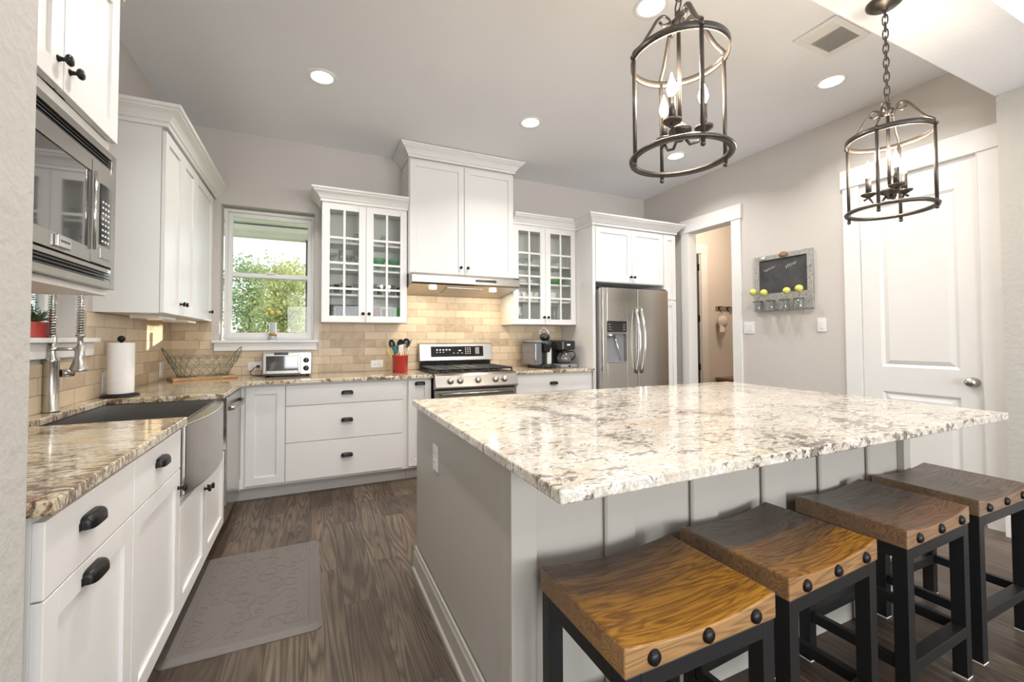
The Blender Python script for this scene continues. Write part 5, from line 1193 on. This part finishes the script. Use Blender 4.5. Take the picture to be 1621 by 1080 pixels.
put('glass_jar', jarp, M['clear'], 1.445, -0.17, 2.0905, 'clear jar alone on the top shelf behind the left door', 'jar', 'jars on the top shelf')
put('glass_jar', jarp, M['clear'], 1.69, -0.18, 2.0905, 'clear jar on the top shelf behind the right door', 'jar', 'jars on the top shelf')
# right cabinet
mugp = [(0.0, 0.0), (0.038, 0.0), (0.043, 0.006), (0.044, 0.10), (0.040, 0.10), (0.039, 0.008), (0.0, 0.006)]
for i, (x, hm) in enumerate(((3.090, 'blackplastic'), (3.165, 'blackplastic'), (3.245, 'cream'), (3.330, 'cream'))):
    t = thing('coffee_mug', ('white mug with dark handle at the left end of the mug shelf', 'white mug with dark handle, second along the mug shelf', 'plain white mug, third along the mug shelf', 'plain white mug nearest the cabinet middle')[i], 'mug', (x, -0.19, 1.6285), 'mugs in the right glass cabinet')
    MB().lathe(mugp, (x, -0.19, 1.6285), n=24).build('cup', M['cream'], t)
    MB().tube([(x-0.028, -0.228, 1.705), (x-0.04, -0.252, 1.70), (x-0.044, -0.258, 1.675), (x-0.032, -0.236, 1.65)], 0.005, 8).build('handle', M[hm], t)
bowlp = [(0.0, 0.0), (0.035, 0.0), (0.06, 0.02), (0.078, 0.055), (0.075, 0.055), (0.056, 0.022), (0.0, 0.008)]
for i in range(3):
    o = put('white_bowl', bowlp, M['cream'], 3.52, -0.17, 1.6285+0.022*i, 'white bowl in the stack right of the mugs, %s of three' % ('lowest', 'middle', 'topmost')[i], 'bowl', 'bowls in the right glass cabinet')
put('serving_bowl', [(0.0, 0.0), (0.05, 0.0), (0.10, 0.03), (0.125, 0.06), (0.122, 0.06), (0.09, 0.03), (0.0, 0.008)], M['greenglass'], 3.585, -0.155, 1.8155, 'green glass serving bowl on the third shelf', 'bowl', 'bowls in the right glass cabinet', 28)
platep = [(0.0, 0.0), (0.07, 0.0), (0.115, 0.014), (0.114, 0.017), (0.07, 0.004), (0.0, 0.003)]
for i in range(4): put('dinner_plate', platep, M['cream'], 3.19, -0.155, 1.8155+0.007*i, 'cream plate in the stack on the third shelf, %s of four' % ('lowest', 'second', 'third', 'topmost')[i], 'plate', 'plates in the right glass cabinet', 28)
for i in range(3): put('glass_plate', platep, M['clear'], 3.25, -0.155, 1.3885+0.010*i, 'clear plate in the bottom shelf stack, %s of three' % ('lowest', 'middle', 'topmost')[i], 'plate', 'plates in the right glass cabinet', 28)
put('glass_pitcher', [(0.0, 0.0), (0.045, 0.0), (0.055, 0.06), (0.042, 0.14), (0.052, 0.185), (0.049, 0.185), (0.039, 0.14), (0.0, 0.008)], M['clear'], 3.118, -0.19, 1.4195, 'clear glass pitcher standing on the bottom shelf plates', 'pitcher', None)
put('tall_vase', [(0.0, 0.0), (0.03, 0.0), (0.045, 0.20), (0.042, 0.20), (0.027, 0.008), (0.0, 0.008)], M['clear'], 3.565, -0.18, 1.3885, 'tall clear vase on the bottom shelf right of centre', 'vase', None)
put('glass_bowl', bowlp, M['clear'], 3.665, -0.17, 1.3885, 'clear bowl at the right end of the bottom shelf', 'bowl', 'bowls in the right glass cabinet')
for i, x in enumerate((3.19, 3.53)):
    t = thing('cake_stand', ('clear cake stand on the fourth shelf behind the left door', 'clear cake stand on the fourth shelf behind the right door')[i], 'cake stand', (x, -0.16, 2.0155), 'cake stands in the right glass cabinet')
    MB().lathe([(0.0, 0.0), (0.05, 0.0), (0.012, 0.012), (0.012, 0.05), (0.0, 0.055)], (x, -0.16, 2.0155), n=20).build('foot', M['clear'], t)
    MB().lathe([(0.0, 0.0), (0.105, 0.0), (0.108, 0.012), (0.103, 0.006), (0.0, 0.006)], (x, -0.16, 2.0708), n=28).build('plate', M['clear'], t)

# ------------------------------------------------------------------ outside the windows
tag(MB().box(-14, 14, 0.4, 24, -0.3, -0.25).box(-14, -0.6, -8, 0.4, -0.3, -0.25).build('lawn', M['lawn']), 'green lawn outside the windows', 'lawn', kind='stuff')
t = thing('porch_roof', 'pale porch soffit and beam across the top of the back window', 'porch', (0.3, 1.3, 2.6))
MB().prism([(0.16, 2.95), (2.35, 2.72), (2.35, 2.78), (0.16, 3.02)], 0, -2.5, 3.5).build('soffit', M['grout'], t)
MB().box(-2.5, 3.5, 2.18, 2.34, 2.60, 2.72).build('fascia', M['trim'], t)
MB().box(-2.5, 3.5, 2.05, 2.18, 2.66, 2.72).build('gutter', M['grout'], t)
MB().box(0.985, 1.12, 2.16, 2.32, -0.25, 2.60).build('post', M['slab'], t)
MB().box(3.40, 3.45, 0.16, 2.35, 1.80, 2.95).build('sun_blocker', M['trim'], t)  # unseen panel added to keep the sun off the corner wall cabinet doors
def tree(x, y, h, r, mat, label, seed, base=0.6):
    random.seed(seed); t = thing('tree', label, 'tree', (x, y, -0.25), 'trees beyond the back window')
    k = MB(); k.tube([(x, y, -0.235), (x+0.05, y, h*0.35), (x-0.03, y, h*0.7)], [0.07, 0.05, 0.02], 8)
    for i in range(7): a = random.random()*6.28; z = h*(0.25+0.08*i); k.tube([(x, y, z), (x+r*.7*cos(a), y+r*.7*sin(a), z+r*.5)], [0.02, 0.006], 5)
    k.build('trunk', M['bark'], t)
    k = MB(); cl = [(Vector((x+random.gauss(0, r*.45), y+random.gauss(0, r*.45), base+(h-base)*random.random()**0.85)), 0.22+0.16*random.random()) for _ in range(64)]
    for c, s_ in cl:
        for _ in range(60):
            d = Vector((random.gauss(0, 1), random.gauss(0, 1), random.gauss(0, 1))).normalized()*s_*random.random()**.4; p = c+d
            u_ = Vector((random.gauss(0, 1), random.gauss(0, 1), random.gauss(0, 1))).normalized(); v_ = u_.orthogonal().normalized(); l = random.uniform(0.06, 0.11)
            k.add([tuple(p), tuple(p+u_*l*.5+v_*l*.32), tuple(p+u_*l), tuple(p+u_*l*.5-v_*l*.32)], [(0, 1, 2, 3)])
    k.build('foliage', mat, t)
tree(0.55, 5.2, 2.62, 0.52, M['fol2'], 'yellow green tree nearest outside the right of the back window', 2)
tree(-0.35, 7.9, 3.1, 0.80, M['fol1'], 'bushy green tree outside at the left of the back window', 1)
tree(0.70, 10.7, 3.6, 0.95, M['fol2'], 'yellowing tree farther back at the right of the back window', 3)
tree(-0.95, 13.8, 4.0, 1.20, M['fol1'], 'green tree far back at the left of the back window', 4)
tree(0.50, 17.4, 4.3, 1.35, M['fol1'], 'green tree farthest away outside the back window', 5)
